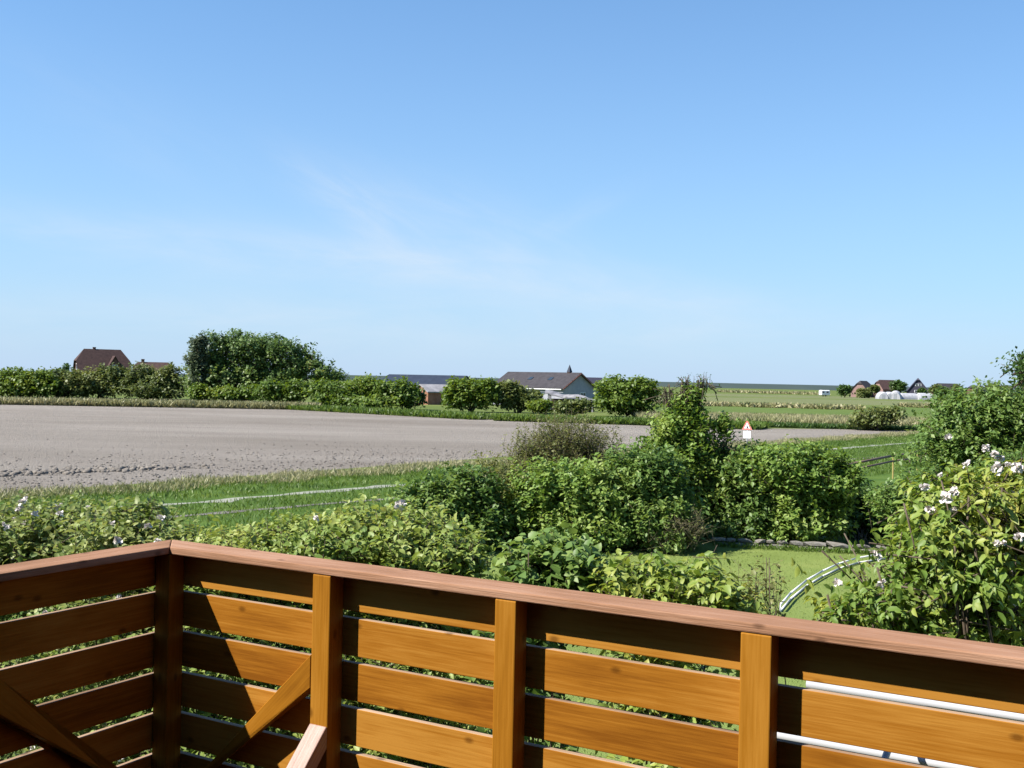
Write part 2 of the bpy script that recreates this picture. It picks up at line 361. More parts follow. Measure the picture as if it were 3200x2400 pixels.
# ================================================================ SETTING
def sheet(name, pts, z, mat, sub=0, label=None):
    bm = bmesh.new(); vs = [bm.verts.new((p[0], p[1], z)) for p in pts]; bm.faces.new(vs)
    o = obj_bm(name, bm, mat); tag(o, label, None, None, 'structure')
    me = o.data
    if me.polygons[0].normal.z < 0: me.flip_normals()
    return o
M_GROUND = simple('meadow_ground', [(.25, (0.0528, 0.0813, 0.0179)), (.5, (0.0894, 0.118, 0.0285)), (.75, (0.138, 0.154, 0.0488))], .035, .95, .1, .5, 2.0, mapscale=(1, 2.5, 1), coord='Object', detail=8)
M_LAWN = simple('lawn_turf', [(.25, (.115, .155, .036)), (.5, (.145, .19, .048)), (.75, (.18, .215, .06))], .7, .9, .15, .6, 40, detail=9)
M_FIELD = None
def field_mat():
    m, N, L, B = mat_new('tilled_soil')
    t = noise(N, L, .05, 8, .65, mapscale=(.5, 1.6, 1)); f = noise(N, L, 2.2, 8, .7); g = noise(N, L, 9, 4, .7)
    mx = N.new('ShaderNodeMath'); mx.operation = 'MULTIPLY_ADD'; mx.inputs[1].default_value = .2; L.new(f.outputs[0], mx.inputs[0])
    m2 = N.new('ShaderNodeMath'); m2.operation = 'MULTIPLY'; m2.inputs[1].default_value = .8; L.new(t.outputs[0], m2.inputs[0]); L.new(m2.outputs[0], mx.inputs[2])
    r = ramp(N, [(.3, (.170, .148, .126)), (.5, (.227, .203, .178)), (.7, (.284, .258, .228))]); L.new(mx.outputs[0], r.inputs[0]); L.new(r.outputs[0], B.inputs['Base Color'])
    B.inputs['Roughness'].default_value = 1; B.inputs['Specular IOR Level'].default_value = .05
    tcw = N.new('ShaderNodeTexCoord'); mw = N.new('ShaderNodeMapping'); mw.inputs['Rotation'].default_value = (0, 0, math.radians(46)); L.new(tcw.outputs['Object'], mw.inputs['Vector'])
    wv = N.new('ShaderNodeTexWave'); wv.bands_direction = 'X'; wv.inputs['Scale'].default_value = .55; wv.inputs['Distortion'].default_value = 3.5; wv.inputs['Detail'].default_value = 4; wv.inputs['Detail Scale'].default_value = 1.4; L.new(mw.outputs[0], wv.inputs['Vector'])
    b = N.new('ShaderNodeBump'); b.inputs['Strength'].default_value = 1.0; b.inputs['Distance'].default_value = .16
    ad = N.new('ShaderNodeMath'); L.new(f.outputs[0], ad.inputs[0]); L.new(g.outputs[0], ad.inputs[1]); a3 = N.new('ShaderNodeMath'); a3.operation = 'MULTIPLY_ADD'; a3.inputs[1].default_value = .35; L.new(wv.outputs[0], a3.inputs[0]); L.new(ad.outputs[0], a3.inputs[2]); L.new(a3.outputs[0], b.inputs['Height']); L.new(b.outputs[0], B.inputs['Normal'])
    return m
M_FIELD = field_mat()
ground = sheet('ground', [(-4000, -300), (4000, -300), (4000, 6000), (-4000, 6000)], 0, M_GROUND)
# tilled field (straight near edge parallel to the track)
fA = G(-700, 1690); fA = G(0, 1542); fB = G(926, 1477); fC = G(1577, 1427); fD = G(2900, 1352)
nd = unit((fC-fA)[None])[0]; fL = fA-nd*45
far = [G(2930, 1345), G(2400, 1339), G(2000, 1324), G(1577, 1311), G(926, 1276), G(0, 1261), G(-500, 1254)]
sheet('field', [fL[:2], fA[:2], fB[:2], fC[:2], fD[:2]]+[p[:2] for p in far]+[np.array([-190, 60.])], .006, M_FIELD)
# bright verge between field and garden
M_VERGE = simple('verge_turf', [(.25, (0.0325, 0.065, 0.00976)), (.5, (0.0528, 0.0976, 0.013)), (.75, (0.0813, 0.126, 0.0211))], .5, .9, .15, .6, 12, detail=8)
tA, tB = G(557, 1575), G(2864, 1383)
td = unit((tB-tA)[None])[0]; tn = np.array([-td[1], td[0], 0])
vp = [tA-td*40-tn*14, tB+td*60-tn*12, tB+td*60+tn*7.5, tA-td*40+tn*5.2]
sheet('verge', [p[:2] for p in vp], .012, M_VERGE)
M_CONC = simple('pale_concrete', [(.3, (0.16, 0.176, 0.128)), (.7, (0.256, 0.256, 0.216))], .8, .85, .2, .3, 20)
M_PATH = simple('dark_path', [(.3, (0.098, 0.0875, 0.084)), (.7, (0.189, 0.171, 0.164))], 1.2, .9, .2, .3, 14)
def strip(name, a, b, w0, w1, z, mat, n=40, wob=.12, seed=0):
    g = np.random.default_rng(seed); bm = bmesh.new(); d = unit((b-a)[None])[0]; nn = np.array([-d[1], d[0], 0]); prev = None
    for i in range(n+1):
        t = i/n; c = a+(b-a)*t; w = w0+(w1-w0)*t
        l = bm.verts.new((*(c+nn*(w/2+g.normal()*wob*w))[:2], z)); r = bm.verts.new((*(c-nn*(w/2+g.normal()*wob*w))[:2], z))
        if prev: bm.faces.new((prev[1], r, l, prev[0]))
        prev = (l, r)
    o = obj_bm(name, bm, mat); o['kind'] = 'structure'; return o
strip('track', tA-td*2, tB+td*70, .55, .9, .018, M_CONC, 160, .28, 3)
pA, pB = G(578, 1614), G(2864, 1419)
pd = unit((pB-pA)[None])[0]
strip('path', pA-pd*3, pB+pd*40, .4, .62, .024, M_PATH, 90, .15, 5)
# lawn
sheet('lawn', [(-.5, 3.4), (16, 3.4), (16, 28.6), (9.9, 28.9), (6.1, 30), (1.5, 30.4), (-1.5, 24)], .030, M_LAWN)
# meadow strips out on the right
M_MEAD1 = simple('yellow_meadow', [(.3, (0.0883, 0.107, 0.041)), (.7, (0.146, 0.155, 0.0703))], .05, .95, .1, mapscale=(1, 4, 1), detail=8)
M_MEAD2 = simple('green_meadow', [(.3, (0.061, 0.0976, 0.0203)), (.7, (0.0976, 0.134, 0.0325))], .05, .95, .1, mapscale=(1, 4, 1), detail=8)
def mead(y0, y1, x0, x1, z, m, name='meadow'):
    a, b, c, d = G(x0, y0), G(x1, y0+(x1-x0)*.0213), G(x1, y1+(x1-x0)*.0213), G(x0, y1)
    sheet(name, [a[:2], b[:2], c[:2], d[:2]], z, m)
mead(1283, 1256, 2030, 3500, .010, M_MEAD2); mead(1250, 1236, 2000, 3600, .010, M_MEAD1); mead(1230, 1222, 1850, 3800, .012, M_MEAD1)
mead(1313, 1290, 2030, 3400, .014, M_MEAD1)
# sea dike on the horizon
M_DIKE = simple('dike_turf', [(.3, (.036, .052, .050)), (.7, (.050, .068, .062))], .01, .95, .1)
bm = bmesh.new(); prof = [(-40, 0), (-9, 6.7), (-3, 7.6), (3, 7.6), (9, 6.7), (40, 0)]; prev = None; g = np.random.default_rng(2)
for i in range(61):
    x = -900+i*3600/60; y0 = 1650+.06*x; dz = g.normal()*.1; k_ = min(1, max(.02, (x+700)/450))
    cur = [bm.verts.new((x, y0+a, max(-.2, b*k_+dz*(b > 1)*k_))) for a, b in prof]
    if prev:
        for j in range(len(prof)-1): bm.faces.new((prev[j], cur[j], cur[j+1], prev[j+1]))
    prev = cur
tag(obj_bm('dike', bm, M_DIKE, None, True), kind='structure')

# ================================================================ BALCONY
p = .16; DECK = EYE-1.68
un = np.array([math.cos(YAW), math.sin(YAW), 0]); nv = np.array([-math.sin(YAW), math.cos(YAW), 0])
corner = -20.836*p*un+19.559*p*nv
rail = empty('deck_railing', (corner[0], corner[1], DECK), YAW)
tag(rail, 'orange-brown slatted wooden balcony railing with a pinkish cap rail, meeting at a corner', 'railing')
def zc(k): return 1.68-k*p                       # pitch units below the eye -> local height
M_EDGE = wood('worn_glint_edge', (0.163, 0.0976, 0.0569), (0.26, 0.171, 0.106), (0.358, 0.252, 0.171), rough=.7, spec=.15, bump=.4)  # pale upper slat faces: wear plus sun glint put into the colour
def board(name, c, s, mat, rot=None, parent=rail, bev=.003, label=None):
    bm = bmesh.new(); box(bm, (0, 0, 0), s); bevel(bm, bev, 2)
    o = obj_bm(name, bm, mat, parent); o.location = c
    if name == 'slat':
        o.data.materials.append(M_EDGE)
        for f in o.data.polygons:
            if f.normal.z > .5: f.material_index = 1
    if rot: o.rotation_euler = rot
    if label: o['label'] = label
    return o
TH, BH = .026, .835*p
for k in range(6):
    z = zc(5.387-1+k)-BH/2; j = random.Random(k)
    board('slat', (2.45-TH/2, TH/2+j.uniform(-.001, .001), z), (4.9+TH, TH, BH+j.uniform(-.002, .002)), M_SLAT)
    o = board('slat', (-TH/2-.0015+j.uniform(-.001, .001), -2.5, z), (5.0, TH, BH), M_SLAT, (0, 0, PI/2)); o.location.y = -2.5-.002
PD = .5*p; zt = zc(4.40)
for x0, w in ((-15.876, .50), (-11.158, .485), (-6.064, .565), (-.95, .5)):
    x = (x0+20.836)*p; w *= p
    bm = bmesh.new(); box(bm, (0, 0, 0), (zt, w, PD-.001)); bevel(bm, .004, 2)
    o = obj_bm('post', bm, M_POST, rail); o.location = (x+w/2, -PD/2, zt/2); o.rotation_euler = (0, -PI/2, 0)
    o.rotation_euler = (PI/2, -PI/2, 0)
for y in (-(19.56-14.15)*p, ):
    bm = bmesh.new(); box(bm, (0, 0, 0), (zt, PD-.001, .5*p)); bevel(bm, .004, 2)
    o = obj_bm('post', bm, M_POST, rail); o.location = (PD/2, y, zt/2); o.rotation_euler = (PI/2, -PI/2, 0)
bm = bmesh.new(); box(bm, (0, 0, 0), (zt, .078, .078)); bevel(bm, .004, 2)
o = obj_bm('post', bm, M_POST, rail); o.location = (.0405, -.0405, zt/2); o.rotation_euler = (0, -PI/2, 0)
# cap rails, mitred
def cap(pts, ang):
    bm = bmesh.new(); vs = [bm.verts.new((x, y, 0)) for x, y in pts]; f = bm.faces.new(vs)
    e = bmesh.ops.extrude_face_region(bm, geom=[f]); bmesh.ops.translate(bm, verts=[v for v in e['geom'] if isinstance(v, bmesh.types.BMVert)], vec=(0, 0, .028))
    bmesh.ops.rotate(bm, verts=bm.verts, cent=(0, 0, 0), matrix=Matrix.Rotation(-ang, 3, 'Z'))
    bmesh.ops.recalc_face_normals(bm, faces=bm.faces); bevel(bm, .004, 2)
    o = obj_bm('cap_rail', bm, M_CAP, rail); o.location = (0, 0, zt+.0015); o.rotation_euler = (0, 0, ang)
ci, co, gp = .5*p, .4*p, .0012
cap([(ci+gp, -ci), (4.9, -ci), (4.9, co), (-co+gp, co)], 0)
cap([(ci-gp, -ci-.0005), (ci-gp, -5.0), (-co, -5.0), (-co-gp, co)], PI/2)
# braces
def brace(p0, p1, w, th, mat, plane_n, label=None):
    p0, p1 = Vector(p0), Vector(p1); x = (p1-p0).normalized(); n_ = Vector(plane_n); y = n_.cross(x)
    bm = bmesh.new(); box(bm, (0, 0, 0), ((p1-p0).length, w, th)); bevel(bm, .003, 2)
    o = obj_bm('brace', bm, mat, rail); m = Matrix.Identity(4)
    for i in range(3): m[i][0] = x[i]; m[i][1] = y[i]; m[i][2] = n_[i]; m[i][3] = (p0[i]+p1[i])/2
    o.matrix_local = m
    if label: o['label'] = label
    return o
# in the plane of the long side: from the first post down to the foot of the corner post
bw = .54*p
def brace_poly(pts, axis, d0, d1, mat, label=None):
    bm = bmesh.new()
    mk = (lambda a, z, d: (a, d, z)) if axis == 'x' else (lambda a, z, d: (d, a, z))
    c = [bm.verts.new(mk(a, z, d0)) for a, z in pts]; e = [bm.verts.new(mk(a, z, d1)) for a, z in pts]; n = len(pts)
    bm.faces.new(c); bm.faces.new(e[::-1])
    for i in range(n): bm.faces.new((c[i], c[(i+1) % n], e[(i+1) % n], e[i]))
    # turn so that the grain runs along local x
    ang = math.atan2(pts[1][1]-pts[0][1], pts[1][0]-pts[0][0])
    bmesh.ops.recalc_face_normals(bm, faces=bm.faces); bevel(bm, .003, 1)
    cen = sum((v.co for v in bm.verts), Vector())/len(bm.verts)
    R = Matrix.Rotation(ang, 3, 'Y' if axis == 'x' else 'X')
    if axis == 'x': rot = Matrix.Rotation(-ang, 3, 'Y')
    else: rot = Matrix.Rotation(ang, 3, 'X') @ Matrix.Rotation(PI/2, 3, 'Z')
    inv = rot.inverted()
    for v in bm.verts: v.co = inv @ (v.co-cen)
    o = obj_bm('brace', bm, mat, rail); o.matrix_local = Matrix.Translation(cen) @ rot.to_4x4()
    if label: o['label'] = label
x1 = (-15.876+20.836)*p-.004
zb = zc(6.20)
brace_poly([(x1, zb), (.083, zb-(x1-.083)), (.083, max(.01, zb-(x1-.083)-.76*p)), (x1, zb-.76*p)], 'x', -PD+.004, -.0025, M_POST)
y1 = -(19.56-14.4)*p
zb2 = zc(6.25)
brace_poly([(y1, zb2), (-.083, zb2-(abs(y1)-.083)), (-.083, max(.01, zb2-(abs(y1)-.083)-.8*p)), (y1, zb2-.8*p)], 'y', .0025, PD-.004, M_POST)
# brace reaching into the deck from the first post, glancing sun put into its pinkish colour
xp = (-15.876+.25+20.836)*p; zs = zc(7.72)
o = brace((xp, -PD-.002-.02, zs-.06), (xp, -PD-.34, zs-.38), .074, .075, M_SUNBRACE, Vector((0, 1, 0)).cross(Vector((0, -1, -1)).normalized()).normalized(), 'pinkish brace, glancing sun put into its colour')
# lay it properly: width across x, thickness normal to the slope
m = Matrix.Identity(4); xax = Vector((0, -1, -1)).normalized(); yax = Vector((1, 0, 0)); zax = xax.cross(yax)
bm_len = .62
for i in range(3): m[i][0] = xax[i]; m[i][1] = yax[i]; m[i][2] = zax[i]
o.data.clear_geometry(); bm = bmesh.new(); box(bm, (0, 0, 0), (bm_len, .48*p, .06)); bevel(bm, .004, 2)
bmesh.ops.recalc_face_normals(bm, faces=bm.faces); bm.to_mesh(o.data); bm.free(); o.data.materials.clear(); o.data.materials.append(M_SUNBRACE)
top0 = Vector((xp, -PD-.001, zs)); cc = top0+xax*(bm_len/2-.0)-(zax if zax.z > 0 else -zax)*.03
for i in range(3): m[i][3] = cc[i]
o.matrix_local = m
# deck
deck = empty('deck', (corner[0], corner[1], DECK), YAW); deck['kind'] = 'structure'
for i in range(34):
    board('board', (2.44, -.02-.0725-i*.148, -.016), (4.85, .143, .028), M_DECK, None, deck)
# drying rack hooked onto the outside of the balustrade: white rods in pairs on grey arms
rk = empty('drying_rack', corner+np.array([0, 0, DECK])+un*2.6+nv*.03, YAW); tag(rk, 'white rods of a drying rack seen through the railing gaps at the right', 'drying rack')
RX0, RX1 = .04, 2.2
def rod(y, z, r, x0=RX0, x1=RX1):
    V, T = path_tube([np.array([x0, y, z]), np.array([x1, y, z])], r, 12); o = link('rod', tri_mesh('rod', V, T, None, True), M_WHITE, rk); return o
for y, z, x0 in ((.50, .694, -.20), (.535, .730, -.05), (.50, .507, -.33), (.535, .541, -.30)): rod(y, z, .0145, x0)
for x in (.10, 1.1, 2.1):
    V1, T1 = path_tube([np.array([x, 0, .50]), np.array([x, .56, .66])], .011, 8); V2, T2 = path_tube([np.array([x, 0, .30]), np.array([x, .56, .47])], .011, 8)
    V3, T3 = path_tube([np.array([x, .56, .40]), np.array([x, .56, .72])], .011, 8)
    for V, T in ((V1, T1), (V2, T2), (V3, T3)): link('arm', tri_mesh('arm', V, T, None, True), M_STEEL, rk)

# unseen house behind the camera, deep eave and wing added to shade the railing
HN = -1.7
M_HWALL = simple('house_brick', [(.3, (.075, .024, .016)), (.7, (.12, .04, .026))], 3, .9, .1)  # dark red picked for its reddish bounce onto the railing
M_HROOF = simple('house_roof', [(.3, (.07, .045, .04)), (.7, (.11, .07, .06))], 2, .85, .2)
hw = empty('unseen_house', un*.8+nv*HN, YAW); tag(hw, 'unseen brick house behind the viewer, its eave and wing added to shade the balcony', 'house')
bm = bmesh.new(); box(bm, (-2.12, -3.0, (DECK+2.3)/2), (5.8, 6, DECK+2.3)); box(bm, (2.81, -.55, (DECK+3.0)/2), (4, 10.9, DECK+3.0)); obj_bm('wall', bm, M_HWALL, hw)  # second block is the wing, added to darken the left railing
def slab(name, q, th, m):
    bm = bmesh.new(); lo = [bm.verts.new(v) for v in q]; hi = [bm.verts.new((v[0], v[1], v[2]+th)) for v in q]
    bm.faces.new(lo); bm.faces.new(hi[::-1])
    for i in range(len(q)): bm.faces.new((lo[i], lo[(i+1) % len(q)], hi[(i+1) % len(q)], hi[i]))
    return obj_bm(name, bm, m, hw)
slab('roof', [(-5.3, 2.80, DECK+2.34), (.78, 2.80, DECK+2.34), (.78, -3.0, DECK+4.6), (-5.3, -3.0, DECK+4.6)], .16, M_HROOF)  # eave drawn far out to keep sky light off the railing
slab('roof', [(-5.3, -3.0, DECK+4.6), (.78, -3.0, DECK+4.6), (.78, -6.5, DECK+2.38), (-5.3, -6.5, DECK+2.38)], .16, M_HROOF)
slab('roof', [(.55, 5.1, DECK+3.02), (2.81, 5.1, DECK+5.3), (2.81, -6.4, DECK+5.3), (.55, -6.4, DECK+3.02)], .16, M_HROOF)
slab('roof', [(2.81, 5.1, DECK+5.3), (5.07, 5.1, DECK+3.02), (5.07, -6.4, DECK+3.02), (2.81, -6.4, DECK+5.3)], .16, M_HROOF)
dr = board('door', (-1.0, .03, DECK+1.05), (1.7, .06, 2.1), M_DECK, None, hw)
pn = board('pane', (0, .035, 0), (1.4, .03, 1.8), simple('door_glass', [(.3, (.02, .02, .025)), (.7, (.03, .03, .035))], 2, .1, .5), None, dr)

# ================================================================ NEAR SHRUBS
NG = 'flowering shrubs below the balcony'
plant('flowering_shrub', (-4.6, 9.6, 0), [bl(40, 1675, 200, 125, 9.6, .9), bl(230, 1660, 170, 120, 9.8, .9), (-4.6, 9.6, 2.2, 1.2, .9, .9, .5), (-4.4, 9.5, 1.2, 1.1, .9, 1.0, .4)], 'pale', 11, 2200, 9, .42, .072, .55, .25, singles=230, blossoms=26, stems=14,
      label='leafy shrub with white blossoms beyond the left end of the railing', group=NG)
plant('flowering_shrub', (-2.9, 8.4, 0), [bl(400, 1665, 160, 130, 8.6, .7), bl(560, 1705, 120, 90, 8.4, .6), (-2.9, 8.5, 2.2, .9, .7, .8, .5), (-2.7, 8.3, 1.2, .9, .7, 1.0, .4)], 'pale', 12, 1800, 9, .40, .068, .55, .25, singles=200, blossoms=18, stems=12,
      label='leafy shrub with white blossoms right behind the railing corner', group=NG)
plant('yellow_shrub', (-1.9, 8.2, 0), [bl(730, 1720, 180, 100, 8.2, .7), bl(910, 1695, 170, 115, 8.3, .7), (-1.9, 8.2, 2.2, .8, .7, .9, .5), (-1.9, 8.2, 1.2, .7, .7, 1.0, .3)], 'yellow', 13, 2000, 9, .36, .060, .58, .25, singles=230, stems=12,
      label='yellow-green shrub behind the railing above the first post', group=NG)
plant('yellow_shrub', (-.75, 8.1, 0), [bl(1110, 1680, 170, 125, 8.2, .75), bl(1290, 1675, 160, 125, 8.2, .75), bl(1430, 1725, 120, 110, 8.0, .6), (-.75, 8.1, 2.1, .85, .7, .9, .5), (-.75, 8.1, 1.1, .7, .7, 1.0, .3)], 'yellow', 14, 2600, 9, .38, .066, .58, .25, singles=270, stems=14, blossoms=3,
      label='tallest yellow-green rounded shrub behind the middle of the railing', group=NG)
plant('broad_leaf_shrub', (.15, 7.2, 0), [bl(1640, 1745, 90, 80, 7.2, .4), bl(1740, 1700, 85, 60, 7.3, .4), bl(1690, 1830, 130, 70, 7.2, .5), bl(1810, 1740, 70, 60, 7.2, .4), (.15, 7.2, 2.3, .4, .4, .8, .1)], 'mid', 15, 480, 8, .36, .085, .68, .2, up=.5, singles=230, stems=14, stem_r=.014, inner=.8,
      label='dark green broad-leaved shrub with lawn showing between its leaves', group=NG)
plant('young_pear_shrub', (.95, 6.9, 0), [bl(1920, 1770, 100, 90, 7.0, .45), bl(2070, 1770, 110, 90, 7.0, .45), bl(2210, 1780, 95, 90, 6.9, .45), bl(2300, 1830, 90, 70, 6.9, .4), bl(2000, 1870, 160, 50, 6.9, .5), (1.0, 6.9, 2.3, .5, .45, .7)], 'pear', 16, 560, 9, .36, .078, .5, .55, up=.6, singles=280, stems=16, stem_r=.013, inner=.8,
      label='young yellow-green fruit shrub rising above the cap rail in front of the lawn', group=NG)
plant('wispy_sapling', (1.75, 6.9, 0), [bl(2400, 1800, 70, 95, 6.9, .3), bl(2350, 1760, 60, 60, 6.9, .3)], 'olive', 17, 42, 6, .42, .045, .5, .3, up=.7, stems=7, stem_r=.009, inner=.9,
      label='thin wispy sapling with tiny leaves and bare twigs in front of the lawn', group=NG)
# the big blossom tree at the right
plant('pear_tree', (3.45, 7.6, 0), [bl(3010, 1545, 165, 150, 7.5, .8), bl(3160, 1520, 150, 140, 7.6, .7), bl(3190, 1640, 150, 150, 7.6, .8), bl(3190, 1480, 100, 95, 7.4, .5), bl(2905, 1660, 150, 150, 7.3, .7), bl(3030, 1710, 190, 110, 7.2, .7), bl(3250, 1780, 150, 130, 7.5, .7),
       bl(2760, 1800, 110, 60, 7.2, .4, .08), bl(2640, 1850, 100, 50, 7.2, .35, .045), bl(2860, 1880, 130, 50, 7.2, .4, .05), bl(3080, 1850, 130, 60, 7.3, .5, .10)], 'pear', 21, 1500, 9, .42, .080, .46, .8, up=.45, singles=300, blossoms=46, blos_up=.7, stems=46, stem_r=.030, inner=.75,
      label='large yellowish fruit tree with drooping leaves and white blossoms at the right edge', cat='tree', foliage_name='crown', stem_name='trunk')

# ================================================================ HEDGE BEHIND THE LAWN
HG = 'shrubs of the hedge behind the lawn'
def mid(name, base_px, blobs, mat, seed, n, label, **kw):
    b = G(*base_px) if len(base_px) == 2 else base_px
    a = dict(per=9, slen=.6, leaf=.16, wr=.6, droop=.25, up=.45, tpl=LEAF4, inner=.5, stems=10, stem_r=.03, lumpy=.5, twig_share=.25, wild=.09); a.update(kw)
    return plant(name, b, blobs, GREEN and mat, seed, n, label=label, group=a.pop('group', HG), **a)
mid('hedge_shrub', (1380, 1700), [bl(1330, 1585, 110, 110, 27.5), bl(1450, 1575, 130, 120, 28), bl(1400, 1650, 180, 90, 28)], 'mid', 31, 2000, 'leafy green hedge shrub left of the ivy-like shrub, beside the yellow shrub')
mid('hedge_shrub', (1560, 1700), [bl(1570, 1575, 150, 140, 29.5), bl(1560, 1660, 160, 80, 29.5)], 'olive', 32, 1700, 'brownish olive hedge shrub below the bare grey bush', leaf=.12)
mid('hedge_shrub', (1800, 1705), [bl(1740, 1575, 150, 135, 28.5), bl(1860, 1565, 140, 130, 28.5), bl(1800, 1650, 200, 85, 28.5)], 'fresh', 33, 2700, 'bright green ivy-like hedge shrub in the middle behind the lawn')
mid('hedge_shrub', (2010, 1705), [bl(2000, 1540, 150, 150, 28.8), bl(2050, 1640, 140, 90, 28.2)], 'mid', 34, 2000, 'green hedge shrub at the foot of the tall pointed shrub')
mid('twiggy_bush', (1760, 1640), [bl(1745, 1372, 125, 95, 32), bl(1840, 1395, 100, 95, 32), bl(1670, 1415, 95, 90, 32), bl(1750, 1470, 175, 95, 32)], 'olive', 35, 2700, 'grey-brown twiggy bush with sparse leaves in front of the field', per=7, leaf=.085, slen=.7, stem_mat=M_TWIG, twig_share=.8, up=.7, stems=40, inner=.8, stem_r=.026)
mid('tall_shrub', (2170, 1650), [bl(2150, 1250, 52, 60, 31), bl(2110, 1320, 80, 60, 31), bl(2175, 1335, 55, 75, 31), bl(2060, 1390, 70, 45, 31), bl(2180, 1410, 90, 65, 31), bl(2110, 1460, 120, 70, 31), bl(2210, 1490, 100, 80, 31), bl(2150, 1560, 150, 100, 31), bl(2262, 1310, 26, 30, 31, None, .12)], 'fresh', 36, 2500, 'tall pointed green shrub with bare dark twig tips, highest in the hedge', up=.6, slen=.8, stems=26, lumpy=.5, wild=.12, inner=.6)
mid('bare_twigs', (2140, 1650), [bl(2140, 1190, 26, 34, 31), bl(2195, 1180, 30, 26, 31), bl(2085, 1215, 24, 26, 31), bl(2150, 1225, 50, 30, 31), bl(2275, 1390, 50, 30, 31)], 'dark', 37, 130, 'bare dark branches poking out above the tall pointed shrub', per=4, leaf=.09, slen=.75, twig_share=1, stems=34, up=.6, stem_r=.06)
mid('hedge_shrub', (2330, 1690), [bl(2310, 1500, 130, 110, 30.8), bl(2340, 1620, 150, 95, 30.6), bl(2360, 1440, 60, 60, 31)], 'mid', 38, 1900, 'green hedge shrub right of the tall shrub, below the road sign')
mid('hedge_shrub', (2530, 1690), [bl(2460, 1475, 130, 100, 30.2), bl(2590, 1500, 115, 95, 30.0), bl(2490, 1610, 150, 95, 30.2), bl(2550, 1430, 60, 50, 30.6)], 'fresh', 39, 2300, 'broad bright hedge shrub above the right part of the low stone wall')
mid('hedge_shrub', (2700, 1705), [bl(2680, 1600, 85, 95, 31.6), bl(2745, 1640, 70, 70, 31.4)], 'dark', 40, 1100, 'hedge shrub at the right end of the low stone wall, shade put into its dark leaf colour')  # dark leaves carry the shade under the overhanging neighbour
mid('dead_brush', (2150, 1705), [bl(2140, 1640, 110, 65, 27.6), bl(2060, 1670, 60, 40, 27.6)], 'olive', 41, 260, 'brown heap of dead twigs at the foot of the hedge', per=3, leaf=.06, twig_share=1, stem_mat=M_TWIG, slen=.7, up=.3, stems=20)
# shrubs right of the hedge
mid('loose_shrub', (3180, 1640), [bl(3150, 1450, 95, 62, 24), bl(3240, 1446, 90, 62, 24), bl(3200, 1520, 150, 75, 24)], 'mid', 45, 1300, 'leafy shrub in front of the orange-roofed shed at the right edge', leaf=.11)
mid('loose_shrub', (2800, 1600), [bl(2800, 1560, 90, 60, 26), bl(2880, 1530, 80, 80, 26)], 'mid', 42, 620, 'loose low shrub between the hedge end and the blossoming tree', leaf=.12)
mid('round_shrub', (3100, 1560), [bl(3060, 1310, 170, 115, 30), bl(3190, 1300, 150, 125, 30.5), bl(2990, 1390, 150, 100, 29.6), bl(3170, 1420, 160, 100, 30), bl(3100, 1500, 200, 80, 30)], 'mid', 43, 3400, 'big rounded green shrub behind the blossoming tree at the right', leaf=.15)
mid('roadside_tree', (3420, 1600), [bl(3330, 1120, 130, 100, 27), bl(3235, 1140, 85, 65, 27, None, 1.2), bl(3330, 1250, 130, 80, 27)], 'dark', 44, 620, 'dark tree mostly out of view, its branch tips reaching in at the right edge', cat='tree', leaf=.12, slen=.9, up=.15, stems=30, stem_r=.06, foliage_name='crown', stem_name='trunk')
# ================================================================ GARDEN ITEMS
# low stone border: individual stones
M_STONE = simple('field_stone', [(.25, (.12, .115, .085)), (.5, (.19, .175, .155)), (.8, (.27, .25, .23))], 4, .9, .2, .4, 30)
wall = empty('stone_wall', G(2230, 1706)); tag(wall, 'low grey stone wall at the foot of the hedge along the lawn', 'wall')
g = np.random.default_rng(50); a, b = G(2235, 1707), G(2830, 1737); L_ = np.linalg.norm(b-a); wd = (b-a)/L_; t = 0
stones = []
for s in range(5):
    bm = bmesh.new(); bmesh.ops.create_icosphere(bm, subdivisions=1, radius=.5)
    for v in bm.verts: v.co *= 1+g.normal()*.13; v.co.x = max(-.42, min(.42, v.co.x)); v.co.z = max(-.4, min(.4, v.co.z))
    me = bpy.data.meshes.new('stone'); bm.to_mesh(me); bm.free(); me.materials.append(M_STONE); stones.append(me)
for row in range(2):
    t = -.1*row
    while t < L_:
        w_ = g.uniform(.25, .7); c = a+wd*(t+w_/2)
        o = link('stone', stones[int(g.integers(5))], None, wall); o.location = (*(c-np.array(wall.location))[:2], .07+row*.12)
        o.scale = (w_*1.2, .28-.04*row, .15+g.random()*.03); o.rotation_euler = (g.normal()*.08, g.normal()*.06, math.atan2(wd[1], wd[0])+g.normal()*.1); t += w_
# arched double white tube on the lawn
hoop = empty('white_hoop', G(2600, 1800)); tag(hoop, 'curved pair of white tubes lying in an arc on the lawn', 'hoop')
arc = [(2438, 1918), (2470, 1880), (2520, 1838), (2570, 1808), (2620, 1784), (2680, 1765), (2760, 1752), (2850, 1748), (2960, 1752), (3060, 1768)]
hb = np.array(hoop.location)
for dz in (.05, .17):
    pts = [G(x, y)-hb+np.array([0, 0, dz]) for x, y in arc]
    V, T = path_tube(pts, .022, 8); link('tube', tri_mesh('tube', V, T, None, True), M_TUBE, hoop)
segs = []
for i in (0, 9):
    q = G(*arc[i])-hb; segs.append((q+np.array([0, 0, 0.0]), q+np.array([0, 0, .19]), .018, .018))
for s in segs:
    V, T = tubes([s], 8); link('bracket', tri_mesh('bracket', V, T, None, True), M_TUBE, hoop)
